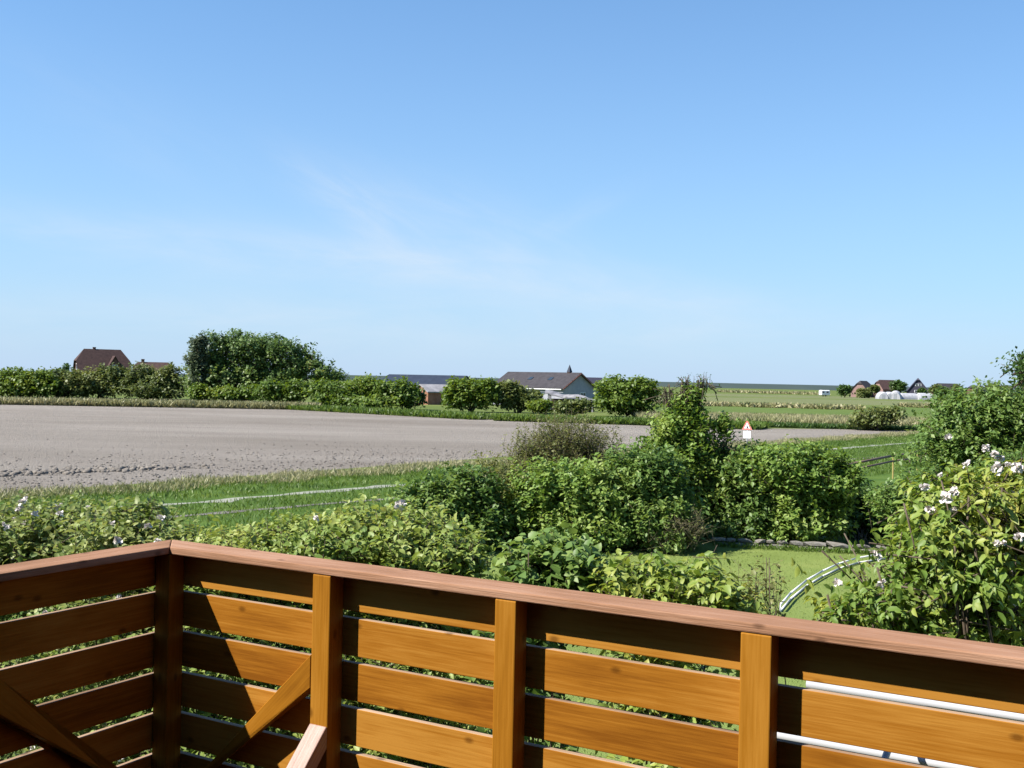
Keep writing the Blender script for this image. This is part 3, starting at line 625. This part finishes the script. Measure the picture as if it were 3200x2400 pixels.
# small shed with orange roof peeping out at the right edge
M_ROOFO = simple('orange_roof', [(.3, (.24, .075, .035)), (.7, (.34, .125, .055))], 5, .7, .3)
M_CREAM = plain('cream_board', (.66, .52, .36), .6)
M_SHEDW = wood('shed_wall', (.12, .06, .03), (.18, .09, .05), (.24, .13, .07))
sc = P(3196, 1371, 36); shed = empty('garden_shed', (sc[0], 36, 0), math.radians(-6)); tag(shed, 'garden shed corner with orange roof and pale fascia behind the blossoming tree', 'shed')
hs_ = sc[2]
bm = bmesh.new(); box(bm, (1.5, 1.0, hs_/2-.05), (2.6, 1.7, hs_-.1)); obj_bm('wall', bm, M_SHEDW, shed)
bm = bmesh.new()
q = [(0, -.1, hs_+.03), (3.1, -.1, hs_+.03), (3.1, 1.0, hs_+.14), (0, 1.0, hs_+.14), (0, 2.1, hs_+.03), (3.1, 2.1, hs_+.03)]
lo_ = [bm.verts.new(v) for v in q]; hi_ = [bm.verts.new((x, y, z+.05)) for x, y, z in q]
for s_ in ((0, 1, 2, 3), (3, 2, 5, 4)): bm.faces.new([lo_[i] for i in s_][::-1]); bm.faces.new([hi_[i] for i in s_])
for e_ in ((0, 1), (1, 2), (2, 5), (5, 4), (4, 3), (3, 0)): bm.faces.new((lo_[e_[0]], lo_[e_[1]], hi_[e_[1]], hi_[e_[0]]))
obj_bm('roof', bm, M_ROOFO, shed)
board('fascia', (1.55, -.12, hs_-.02), (3.1, .03, .08), M_CREAM, None, shed)
# fence on the far side of the garden: yellow posts, brown rail
M_YPOST = plain('yellow_post', (.36, .29, .10), .6)
M_BRAIL = plain('brown_rail', (.13, .085, .07), .8)
fe = empty('rail_fence', G(2790, 1497)); tag(fe, 'low fence with thin yellow posts and brown rails between hedge and track', 'fence')
fb = np.array(fe.location); fpts = [G(2650, 1533), G(2790, 1497), G(2842, 1486), G(2866, 1479), G(2990, 1456)]
for i, q in enumerate(fpts):
    bm = bmesh.new(); box(bm, (0, 0, .56), (.06, .06, 1.12)); bevel(bm, .008); o = obj_bm('post', bm, M_YPOST if i in (1, 3) else M_BRAIL, fe); o.location = q-fb
for z, r in ((1.10, .055), (.84, .045)):
    V, T = path_tube([q-fb+np.array([0, 0, z+.02*math.sin(i*2)]) for i, q in enumerate(fpts)], r, 6); link('rail', tri_mesh('rail', V, T), M_BRAIL, fe)

# warning sign beside the track
M_RED = plain('sign_red', (.60, .17, .15), .4); M_SW = plain('sign_white', (.80, .80, .81), .4, .4, .03); M_BLK = plain('sign_black', (.03, .03, .03), .5); M_GALV = plain('galvanised', (.4, .41, .42), .45)
sb_ = G(2333, 1414); sg = empty('road_sign', sb_, math.radians(-34)); tag(sg, 'triangular warning sign with red rim above a white plate beside the track', 'sign')
V, T = path_tube([np.array([0, .06, 0]), np.array([0, .06, 1.95])], .035, 8); link('post', tri_mesh('post', V, T, None, True), M_GALV, sg)
def tri_plate(name, r, y0, y1, mat):
    bm = bmesh.new(); pts = [(0, r*1.22), (-r*.92, -r*.5), (r*.92, -r*.5)]
    f = [bm.verts.new((x, y0, z)) for x, z in pts]; k = [bm.verts.new((x, y1, z)) for x, z in pts]
    bm.faces.new(f); bm.faces.new(k[::-1])
    for i in range(3): bm.faces.new((f[i], f[(i+1) % 3], k[(i+1) % 3], k[i]))
    o = obj_bm(name, bm, mat, sg); o.location = (0, 0, 1.66); return o
tri_plate('triangle_rim', .38, 0, .02, M_RED); tri_plate('triangle_face', .22, -.006, -.001, M_SW)
bm = bmesh.new(); box(bm, (0, -.012, 1.66), (.07, .008, .16)); box(bm, (.03, -.012, 1.60), (.13, .008, .06)); obj_bm('symbol', bm, M_BLK, sg)
bm = bmesh.new(); box(bm, (0, 0, 1.15), (.50, .02, .46)); bevel(bm, .004); obj_bm('plate', bm, M_SW, sg)

# ================================================================ FAR HEDGE AND TREES
FG = 'shrubs along the far edge of the field'
def farp(name, base_px, d, blobs, mat, seed, n, label, **kw):
    b = P(base_px[0], base_px[1], d); b[2] = 0
    a = dict(per=7, slen=1.5, leaf=.55, wr=.7, droop=.15, up=.4, tpl=LEAF2, inner=.5, stems=9, stem_r=.12, lumpy=.3, twig_share=.1, minz=.2, cat='shrub', group=FG); a.update(kw)
    return plant(name, b, [bl(x, y, rx, ry, d) for x, y, rx, ry in blobs], mat, seed, n, label=label, **a)
farp('field_shrub', (60, 1245), 175, [(30, 1200, 90, 52), (120, 1200, 70, 46)], 'farlight', 61, 1200, 'light green low shrub at the far left of the field hedge')
farp('field_shrub', (190, 1245), 178, [(170, 1200, 70, 50), (240, 1200, 60, 46)], 'far', 62, 1000, 'olive shrub left of the brown house in the field hedge')
farp('field_shrub', (310, 1245), 180, [(290, 1198, 65, 48), (350, 1190, 55, 52)], 'far', 63, 1000, 'olive shrub directly below the brown house')
farp('field_shrub', (470, 1248), 180, [(440, 1192, 70, 54), (520, 1192, 60, 54), (480, 1215, 110, 35)], 'far', 64, 1300, 'dark broad shrub between the brown house and the big tree')
farp('small_fir', (181, 1240), 205, [(181, 1165, 12, 22), (181, 1185, 18, 20)], 'dark', 65, 90, 'small dark pointed tree tip left of the brown house', cat='tree', stems=4, foliage_name='crown', stem_name='trunk')
farp('small_fir', (206, 1240), 205, [(206, 1160, 9, 24), (206, 1185, 15, 20)], 'dark', 66, 90, 'slim dark pointed tree tip nearest the brown house', cat='tree', stems=4, foliage_name='crown', stem_name='trunk')
farp('big_tree', (760, 1248), 176, [(690, 1100, 70, 64), (745, 1083, 80, 48), (800, 1090, 95, 46), (880, 1115, 95, 58), (960, 1150, 80, 48), (1030, 1175, 58, 28), (720, 1170, 120, 60), (850, 1180, 110, 48), (650, 1140, 60, 70), (640, 1200, 60, 48)], 'fartree', 67, 4000, 'big dark windswept tree with a rounded crown sloping down to the right', cat='tree', stems=26, stem_r=.3, inner=.4, lumpy=.5, wild=.12, foliage_name='crown', stem_name='trunk', group=None)
farp('silver_tree', (618, 1248), 172, [(622, 1080, 34, 38), (612, 1130, 36, 40), (625, 1170, 34, 40)], 'greyleaf', 68, 420, 'grey-green upright tree at the left flank of the big dark tree', cat='tree', stems=12, foliage_name='crown', stem_name='trunk', up=.6, group=None)
farp('field_shrub', (740, 1255), 168, [(620, 1225, 40, 28), (700, 1228, 60, 24), (790, 1222, 50, 26)], 'farlight', 69, 620, 'low light green growth at the foot of the big tree')
farp('field_shrub', (890, 1262), 160, [(850, 1222, 50, 34), (930, 1222, 50, 36)], 'farlight', 70, 760, 'yellowish shrub right of the big tree foot')
farp('field_shrub', (1090, 1272), 150, [(1040, 1228, 80, 42), (1150, 1222, 80, 46), (1240, 1225, 75, 46), (1140, 1250, 150, 26)], 'farlight', 71, 1700, 'long green shrub in front of the dark blue barn')
farp('field_shrub', (1280, 1272), 152, [(1285, 1240, 45, 30)], 'dark', 72, 300, 'dark shrub beside the orange brick gable')
farp('field_shrub', (1470, 1280), 146, [(1440, 1230, 60, 48), (1510, 1225, 60, 46)], 'farlight', 73, 1100, 'light green shrub between the barn and the spired house')
farp('field_shrub', (1620, 1280), 147, [(1590, 1232, 55, 42), (1650, 1245, 50, 34)], 'far', 74, 850, 'olive shrub in front of the spired house roof')
farp('field_shrub', (1690, 1280), 144, [(1690, 1265, 40, 18)], 'farlight', 75, 180, 'small low shrub in front of the sagging grey shed')
farp('field_shrub', (1790, 1280), 138, [(1770, 1268, 40, 16), (1825, 1264, 30, 20)], 'far', 78, 240, 'scrubby bush in front of the sagging grey shed posts')
farp('field_tree', (1960, 1288), 140, [(1930, 1225, 75, 50), (2000, 1225, 60, 48), (1950, 1255, 100, 32)], 'farlight', 76, 1500, 'rounded leafy tree right of the spired house', cat='tree', foliage_name='crown', stem_name='trunk')
farp('lone_bush', (2735, 1346), 112, [(2735, 1300, 75, 34), (2690, 1320, 45, 22), (2790, 1285, 45, 20)], 'far', 77, 420, 'lone ragged bush standing in the dry grass before the far houses', inner=.8, leaf=.4, group=None)

# ================================================================ FAR BUILDINGS
M_TILE = simple('red_brown_tile', [(.3, (0.0407, 0.0244, 0.0236)), (.7, (0.0691, 0.0407, 0.0366))], 1.5, .85, .2, .3, 6)
M_BRICK = simple('far_brick', [(.3, (0.0894, 0.0504, 0.0423)), (.7, (0.138, 0.0772, 0.061))], 2, .9, .1)
M_OBRICK = simple('orange_brick', [(.3, (0.195, 0.0894, 0.0569)), (.7, (0.276, 0.146, 0.0976))], 2, .9, .1)
M_BLUE = simple('dark_blue_sheet', [(.3, (0.0146, 0.0195, 0.0341)), (.7, (0.0228, 0.0301, 0.0488))], 1, .6, .3)
M_PALEG = simple('pale_green_render', [(.3, (0.234, 0.244, 0.278)), (.7, (0.322, 0.323, 0.356))], 1.5, .85, .1)
M_BROWN = simple('brown_tile', [(.3, (0.0311, 0.0287, 0.0324)), (.7, (0.0519, 0.0478, 0.0529))], 1.5, .85, .2, .3, 5)
M_GREYR = simple('pale_grey_sheet', [(.3, (0.171, 0.165, 0.171)), (.7, (0.304, 0.292, 0.298))], 1, .6, .3)
M_DARKW = plain('dark_timber', (.05, .035, .03), .8)
M_TRIM = plain('white_trim', (.7, .7, .68), .5); M_GLASS = plain('window_glass', (.03, .04, .05), .1, .6)
def gable(root, Lx, Wy, he, hr, over=.4, wall_m=None, roof_m=None, hip=0.0, th=.18):
    """ridge along local x, centre at origin; hip = share of roof height cut off at the ends (half hips)"""
    bm = bmesh.new(); x, y = Lx/2, Wy/2
    sh = hr-hip*(hr-he); yk = y*hip
    ring = [(-y, 0), (y, 0), (y, he), (yk, sh), (-yk, sh), (-y, he)] if hip else [(-y, 0), (y, 0), (y, he), (0, hr), (-y, he)]
    A = [bm.verts.new((-x, a, b)) for a, b in ring]; Bv = [bm.verts.new((x, a, b)) for a, b in ring]
    bm.faces.new(A[::-1]); bm.faces.new(Bv); n = len(ring)
    for i in range(n): bm.faces.new((A[i], A[(i+1) % n], Bv[(i+1) % n], Bv[i]))
    obj_bm('wall', bm, wall_m, root)
    bm = bmesh.new(); X = x+over; sl = (hr-he)/y; Y = y+over; e = he-over*sl; up_ = .04
    xr = X-(hip*y*1.0 if hip else 0); zc_ = hr-hip*(hr-he); yc = y*hip
    top = [(-X, -Y, e), (X, -Y, e), (X, -yc, zc_), (xr, 0, hr), (-xr, 0, hr), (-X, -yc, zc_), (-X, Y, e), (X, Y, e), (X, yc, zc_), (-X, yc, zc_)]
    lo = [bm.verts.new((a, b, c+up_)) for a, b, c in top]; hi = [bm.verts.new((a, b, c+up_+th)) for a, b, c in top]
    fs = [(0, 1, 2, 3, 4, 5), (7, 6, 9, 4, 3, 8)] + ([(2, 8, 3), (5, 4, 9)] if hip else [])
    for f in fs:
        ids = list(f)
        if not hip: ids = [i for i in ids if i not in (2, 5, 8, 9)]
        bm.faces.new([hi[i] for i in ids]); bm.faces.new([lo[i] for i in ids][::-1])
    bm2 = [e_ for e_ in hi+lo if not e_.link_faces]
    for v in bm2: bm.verts.remove(v)
    bm.edges.ensure_lookup_table()
    # close the rim
    rim = ([0, 1, 2, 8, 7, 6, 9, 5] if hip else [0, 1, 3, 7, 6, 4])
    for i in range(len(rim)):
        a, b = rim[i], rim[(i+1) % len(rim)]
        bm.faces.new((lo[a], lo[b], hi[b], hi[a]))
    return obj_bm('roof', bm, roof_m, root)
def window(root, c, w, h, face='y', sgn=-1, fm=None):
    """window slightly proud of a wall; face: axis of the wall normal"""
    bm = bmesh.new(); s = (w, .08, h) if face == 'y' else (.08, w, h); box(bm, c, s); f = obj_bm('window', bm, fm or M_TRIM, root)
    bm = bmesh.new(); c2 = list(c); c2[1 if face == 'y' else 0] += sgn*.03
    for k in (-1, 1):
        c3 = list(c2); c3[0 if face == 'y' else 1] += k*w*.235
        s2 = (w*.4, .06, h*.84) if face == 'y' else (.06, w*.4, h*.84)
        box(bm, c3, s2)
    obj_bm('pane', bm, M_GLASS, f)
def chimney(root, c, s, m):
    bm = bmesh.new(); box(bm, c, s); box(bm, (c[0], c[1], c[2]+s[2]/2+.06), (s[0]+.15, s[1]+.15, .12)); return obj_bm('chimney', bm, m, root)
def at(px, d): q = P(px, 1200, d); return (q[0], q[1], 0)
# brown half-hipped house at the far left
h1 = empty('brown_house', at(318, 290), math.radians(30)); tag(h1, 'large brown-roofed house with front gable above the hedge at the left', 'house')
gable(h1, 12.5, 8.5, 4.0, 10.1, .5, M_BRICK, M_TILE, .5)
window(h1, (-6.28, 0.3, 5.6), 2.0, 1.5, 'x', -1); window(h1, (-4.2, -4.28, 2.2), 1.4, 1.4); window(h1, (3.8, -4.28, 2.2), 1.4, 1.4); window(h1, (6.28, 0, 5.4), 1.6, 1.4, 'x', 1)
dm = empty('dormer', (2.4, -2.2, 0), PI/2); dm.parent = h1
gable(dm, 5.0, 4.4, 4.6, 8.4, .35, M_BRICK, M_TILE); window(dm, (-2.53, 0, 5.6), 1.3, 1.2, 'x', -1)
chimney(h1, (-2, .3, 10.2), (.7, .6, 1.0), M_BRICK)
h2_ = empty('brown_house', at(478, 292), math.radians(8)); tag(h2_, 'low brown-roofed house wing with a chimney just left of the big tree', 'house')
gable(h2_, 9, 7, 3.6, 7.0, .4, M_BRICK, M_TILE, .3); chimney(h2_, (-2.7, 0, 7.2), (.7, .6, 1.3), M_BRICK); window(h2_, (-1.5, -3.53, 2), 1.4, 1.3); window(h2_, (2, -3.53, 2), 1.4, 1.3)
# dark blue barn
b1 = empty('blue_barn', at(1335, 212), math.radians(-28)); tag(b1, 'long low barn with a dark blue roof behind the hedge', 'barn')
gable(b1, 17, 9.0, 3.1, 4.85, .4, M_PALEG, M_BLUE); window(b1, (8.53, -.8, 2.9), 1.6, 1.0, 'x', 1, M_DARKW); window(b1, (3, -4.53, 1.8), 1.6, 1.1)
# orange brick outbuilding
b2 = empty('brick_outbuilding', at(1362, 186), math.radians(-60+90+8)); tag(b2, 'small orange brick outbuilding with a pale sheet roof in the hedge gap', 'outbuilding')
gable(b2, 6.0, 4.4, 2.1, 3.2, .25, M_OBRICK, M_GREYR); window(b2, (.8, -2.23, 1.1), 2.0, 1.8, 'y', -1, M_DARKW)
# spired house
h3 = empty('spired_house', at(1698, 192), math.radians(-44)); tag(h3, 'brown-roofed house with pale green gable and a little ridge turret', 'house')
gable(h3, 16.5, 8.2, 3.3, 5.7, .45, M_PALEG, M_BROWN)
bm = bmesh.new()
for s_ in (-1, 1):
    a_, b_ = Vector((8.74, s_*4.55, 3.07)), Vector((8.74, 0, 5.72)); d_ = (b_-a_); mm_ = Matrix.Translation((a_+b_)/2) @ Matrix.Rotation(-s_*math.atan2(d_.z, abs(d_.y)), 4, 'X')
    box(bm, None, (.09, d_.length, .22), 0, mm_)
obj_bm('bargeboard', bm, simple('red_brown_board', [(.3, (.15, .06, .05)), (.7, (.2, .09, .07))], 2), h3)
bm = bmesh.new(); box(bm, (-.2, -4.68, 3.02), (17.0, .12, .14)); obj_bm('gutter', bm, M_TRIM, h3)
tw = empty('ridge_turret', (6.0, 0, 5.7)); tw.parent = h3
bm = bmesh.new(); box(bm, (0, 0, .1), (.6, .6, .5)); obj_bm('base', bm, M_DARKW, tw)
bm = bmesh.new(); bmesh.ops.create_cone(bm, segments=4, radius1=.5, radius2=.0, depth=1.3, cap_ends=True, matrix=Matrix.Translation((0, 0, .95)) @ Matrix.Rotation(PI/4, 4, 'Z')); obj_bm('spire', bm, M_BLUE, tw)
window(h3, (-3, -4.13, 1.7), 1.6, 1.2); window(h3, (1.5, -4.13, 1.7), 1.6, 1.2); window(h3, (8.28, 1.0, 2.0), 1.4, 1.1, 'x', 1)
for sx in (-1.2, 3.5):
    bm = bmesh.new(); sl_ = (5.7-3.3)/4.1; box(bm, None, (.9, .9, .06), 0, Matrix.Translation((sx, -2.0, 5.7-2.0*sl_+.28)) @ Matrix.Rotation(math.atan(sl_), 4, 'X')); obj_bm('skylight', bm, M_GLASS, h3)
# sagging grey shed
s1 = empty('sagging_shed', at(1785, 160), math.radians(-6)); tag(s1, 'low open shed with a sagging pale grey roof in front of the spired house', 'shed')
bm = bmesh.new(); bmesh.ops.create_grid(bm, x_segments=14, y_segments=5, size=1); g = np.random.default_rng(9)
for v in bm.verts:
    x, y = v.co.x, v.co.y; v.co = (x*3.7, y*1.8, 2.45-.5*x-.25*y*y+.16*math.sin(x*5)+g.normal()*.05+.15*y)
e = bmesh.ops.extrude_face_region(bm, geom=bm.faces[:]); bmesh.ops.translate(bm, verts=[v for v in e['geom'] if isinstance(v, bmesh.types.BMVert)], vec=(0, 0, -.14))
obj_bm('roof', bm, M_GREYR, s1)
for x, y in ((-3, -1.6), (-.6, -1.6), (1.6, -1.6), (3.2, -1.6)):
    h_ = 2.1-.5*x/3.7; bm = bmesh.new(); box(bm, (x, y, h_/2), (.5 if x < -2 else .22, .22, h_)); obj_bm('post', bm, M_GREYR, s1)
bm = bmesh.new(); box(bm, (0, 1.5, .9), (6.6, .12, 1.8)); obj_bm('wall', bm, M_DARKW, s1)
# far village on the right
VG = 'houses of the far village'
M_PURP = plain('slate_roof', (.04, .038, .058), .7); M_RB = plain('far_red_wall', (0.224, 0.14, 0.126), .85)
def fhouse(px, d, Lx, Wy, he, hr, rz, wm, rm, label, hip=.0, name='village_house', win=True):
    h = empty(name, at(px, d), rz); tag(h, label, 'house', VG); gable(h, Lx, Wy, he, hr, .5, wm, rm, hip)
    if win:
        for k in (-1, 1): window(h, (k*Lx*.25, -Wy/2-.03, he*.55), Lx*.14, he*.36)
    return h
fhouse(2698, 520, 10, 8, 3.4, 7.6, .9, M_RB, M_BROWN, 'leftmost far village house with red wall and dark roof', .3)
fhouse(2772, 515, 10, 8, 4.2, 8.2, .3, M_RB, M_TILE, 'far village house with pinkish front, second from the left', .3)
hx = fhouse(2868, 500, 12, 9, 3.6, 9.2, 1.25, M_PURP, M_PURP, 'far village house with the tallest pointed slate-blue gable', .15)
window(hx, (-6.03, 0, 6.3), 2.6, 1.0, 'x', -1); window(hx, (-6.03, 0, 3.4), 3.2, 1.1, 'x', -1)
fhouse(2960, 520, 13, 8, 3.0, 7.2, .2, M_BRICK, M_BROWN, 'far village house with a broad dark hipped roof, right of the tall slate gable', .4)
fhouse(3052, 530, 9, 7, 3.0, 6.6, .5, M_BRICK, M_BROWN, 'far village house half hidden behind the rounded shrub', .3)
fhouse(3118, 535, 12, 7, 3.4, 6.9, .1, M_BRICK, M_TILE, 'rightmost far village house, low reddish roof near the branch tips', .3)
fhouse(1848, 420, 9, 7, 3.2, 6.0, .4, M_PALEG, M_PURP, 'small far house peeping out right of the pale green gable', .2)
# village trees
for i, (px, py, r, lab) in enumerate(((2735, 1214, 14, 'far round tree left of the pinkish village house'), (2808, 1207, 26, 'far round tree right of the pinkish village house'), (2925, 1216, 20, 'far tree between the slate gable and the broad hipped roof'), (2640, 1218, 22, 'low far tree before the leftmost village house'), (2990, 1216, 16, 'far tree right of the broad hipped roof'), (2880, 1221, 11, 'small far tree between the white tunnels'), (2700, 1228, 24, 'low far bushes at the foot of the leftmost village house'), (2945, 1228, 26, 'low far bushes right of the white tunnels'))):
    farp('village_tree', (px, 1240), 488-i*2, [(px, py, r, r*.75)], 'dark' if i % 2 else 'far', 80+i, 130, lab, cat='tree', leaf=1.2, slen=2.5, group='trees of the far village', foliage_name='crown', stem_name='trunk')
# pale polytunnels
TG = 'pale rounded tunnels before the far village'
M_POLY = simple('pale_film', [(.3, (0.278, 0.278, 0.297)), (.7, (0.416, 0.416, 0.435))], 1, .5, .3)
for px, w_, h_, L_, rz, lab in ((2757, 4.6, 3.0, 12, 1.35, 'leftmost narrow pale rounded tunnel before the village'), (2778, 4.2, 3.0, 12, 1.35, 'second narrow pale rounded tunnel before the village'), (2800, 5, 3.6, 14, 1.2, 'greyish taller rounded tunnel before the village'), (2838, 4.4, 2.6, 9, .2, 'long low pale tunnel with its side towards the field'), (2890, 4.4, 2.8, 7, .15, 'rightmost pale rounded tunnel before the village')):
    r_ = empty('rounded_tunnel', at(px, 462), rz); tag(r_, lab, 'tunnel', TG)
    bm = bmesh.new(); prev = None
    for i in range(9):
        x = -L_/2+L_*i/8; s_ = 1 if 0 < i < 8 else .82; cur = []
        for k in range(11):
            a_ = PI*k/10; cur.append(bm.verts.new((x, math.cos(a_)*w_/2*s_, math.sin(a_)*h_*s_)))
        if prev:
            for k in range(10): bm.faces.new((prev[k], prev[k+1], cur[k+1], cur[k]))
        else: bm.faces.new(cur)
        prev = cur
    bm.faces.new(prev[::-1]); obj_bm('cover', bm, M_POLY, r_)
    bm = bmesh.new(); box(bm, (-L_/2-.03, 0, h_*.33), (.06, 1.2, h_*.62)); obj_bm('door', bm, M_STEEL, r_)
# white caravan
cv = empty('white_caravan', at(2577, 520), .35); tag(cv, 'small white caravan standing in the meadow left of the village', 'caravan')
bm = bmesh.new(); box(bm, (0, 0, 1.75), (5.0, 2.3, 2.5)); bevel(bm, .45, 3); obj_bm('body', bm, M_SW, cv)
for x in (-1.5, .9): window(cv, (x, -1.16, 2.1), 1.2, .8, 'y', -1, M_STEEL)
for y in (-1.0, 1.0):
    bm = bmesh.new(); bmesh.ops.create_cone(bm, segments=12, radius1=.36, radius2=.36, depth=.25, cap_ends=True, matrix=Matrix.Translation((0, y, .36)) @ Matrix.Rotation(PI/2, 4, 'X')); obj_bm('wheel', bm, M_BLK, cv)
bm = bmesh.new(); box(bm, (-3.0, 0, .6), (1.2, .12, .12)); obj_bm('drawbar', bm, M_GALV, cv)

# ================================================================ GRASS, CLODS (uncountable)
def blades(name, Pt, h, seed, mat, w=.35, lean=.5, label=None, kind='stuff'):
    g = np.random.default_rng(seed); n = len(Pt)
    D = unit(np.stack([g.normal(size=n)*lean, g.normal(size=n)*lean, np.ones(n)], 1)); Nn = unit(np.stack([g.normal(size=n), g.normal(size=n), np.full(n, .2)], 1))
    L = h*(.5+.8*g.random(n)); me = leaves(name, Pt, D, Nn, L, L*w, np.clip(.5+g.normal(size=n)*.22, 0, 1), LEAF2)
    o = link(name, me, GREEN[mat]); o['kind'] = kind; return o
def scatter(a, b, w0, w1, n, seed, off=0, clump=.0):
    g = np.random.default_rng(seed); d = b-a; L = np.linalg.norm(d); d = d/L; nn = np.array([-d[1], d[0], 0])
    t = g.random(n)*L; s = off+w0+(w1-w0)*g.random(n)
    if clump: s += clump*np.sin(t*.9+1.3*np.sin(t*.31))
    q = a+d*t[:, None]+nn*s[:, None]; q[:, 2] = 0; return q
blades('grass', scatter(tA-td*25, tB+td*25, .45, 5.4, 44000, 91), .20, 92, 'grass', .14)
blades('grass', scatter(tA-td*25, tB+td*25, -4.6, -.45, 44000, 93), .17, 94, 'grass', .14)
blades('grass', scatter(tA-td*25, tB+td*15, -11, -5.2, 40000, 95), .22, 96, 'grass', .14)
# pale fringe along the near field edge
blades('dry_grass', scatter(fA-nd*30, fD-nd*2, -1.6, .9, 42000, 97, 0, .5), .30, 98, 'drygrass', .10, .7)
# tall grass on the far field edge
fp = [far[k] for k in (5, 4, 3, 2, 1)]; q = []
for i in range(4): q.append(scatter(fp[i+1], fp[i], .0, 5.0, 12000, 100+i))
rq = np.concatenate(q)
blades('grass', rq, .7, 105, 'grass', .22, .6)
q = []
for i in range(2): q.append(scatter(far[4-i] if i else G(1000, 1277), far[5-i] if i else G(-100, 1258), 2.5, 7.0, 22000, 110+i))
blades('dry_grass', np.concatenate(q[:1]), .9, 115, 'drygrass', .18, .6)
q = scatter(G(3000, 1349), G(2040, 1326), -.6, 1.4, 9000, 118); blades('grass', q, .55, 119, 'dark', .2, .5)
# dry reeds right of the hedge, beyond the field
q = scatter(G(3100, 1345), G(2040, 1322), -3, -26, 42000, 120); blades('dry_grass', q, .75, 121, 'drygrass', .16, .5)
# wavy pale grass ridges in the meadow
def ridge(name, x0, x1, y, h, wd_, seed, mat):
    g = np.random.default_rng(seed); a, b = G(x0, y), G(x1, y+(x1-x0)*.026); n = 5000
    t = g.random(n); c = a+(b-a)*t[:, None]; c[:, 1] += wd_*(np.sin(t*23+seed)+.6*np.sin(t*51))+g.normal(size=n)*wd_*.5; c[:, 2] = 0
    blades(name, c, h, seed, mat, .4, .8)
ridge('dry_grass', 2040, 2690, 1264, 1.0, 2.2, 131, 'drygrass'); ridge('dry_grass', 2830, 2960, 1272, 1.0, 2.2, 132, 'drygrass'); ridge('dry_grass', 2260, 2560, 1226, 1.6, 10, 133, 'drygrass')
# lawn blades
g = np.random.default_rng(140); q = np.stack([g.uniform(-.3, 13, 36000), g.uniform(9, 28.6, 36000), np.full(36000, .03)], 1)
blades('grass', q, .04, 141, 'lawn', .25, .7)
g = np.random.default_rng(143); t = g.random(1500)[:, None]; q = (G(2235, 1711)+(G(2830, 1741)-G(2235, 1711))*t)+g.normal(size=(1500, 3))*np.array([.05, .12, 0]); q[:, 2] = .03
blades('grass', q, .14, 144, 'grass', .2, .6)
# soil clods near the left corner of the field
g = np.random.default_rng(150); n = 5200
t = g.random(n)**1.3*46-14; s = np.abs(g.normal(size=n))*7+.4
c = fA+nd*t[:, None]+np.array([-nd[1], nd[0], 0])*s[:, None]
rw = g.random(n) < .09
c[rw] = (G(150, 1478)+(G(560, 1462)-G(150, 1478))*(g.random(rw.sum())*1.7-.6)[:, None])+g.normal(size=(rw.sum(), 3))*np.array([.5, .5, 0])
bm = bmesh.new(); bmesh.ops.create_icosphere(bm, subdivisions=1, radius=1); bm.verts.ensure_lookup_table(); bv = np.array([v.co[:] for v in bm.verts]); bf = np.array([[v.index for v in f.verts] for f in bm.faces]); bm.free()
sz = np.where(rw, .08, .032)*(.4+g.random(n)**2*1.6)
V = bv[None]*(1+g.normal(size=(n, len(bv), 1))*.16)*sz[:, None, None]*np.array([1.3, 1.1, .75])+c[:, None]; V[:, :, 2] += (sz*.3)[:, None]
o = link('soil_clods', tri_mesh('soil_clods', V.reshape(-1, 3), (bf[None]+(np.arange(n)*len(bv))[:, None, None]).reshape(-1, 3)), M_FIELD); o['kind'] = 'stuff'
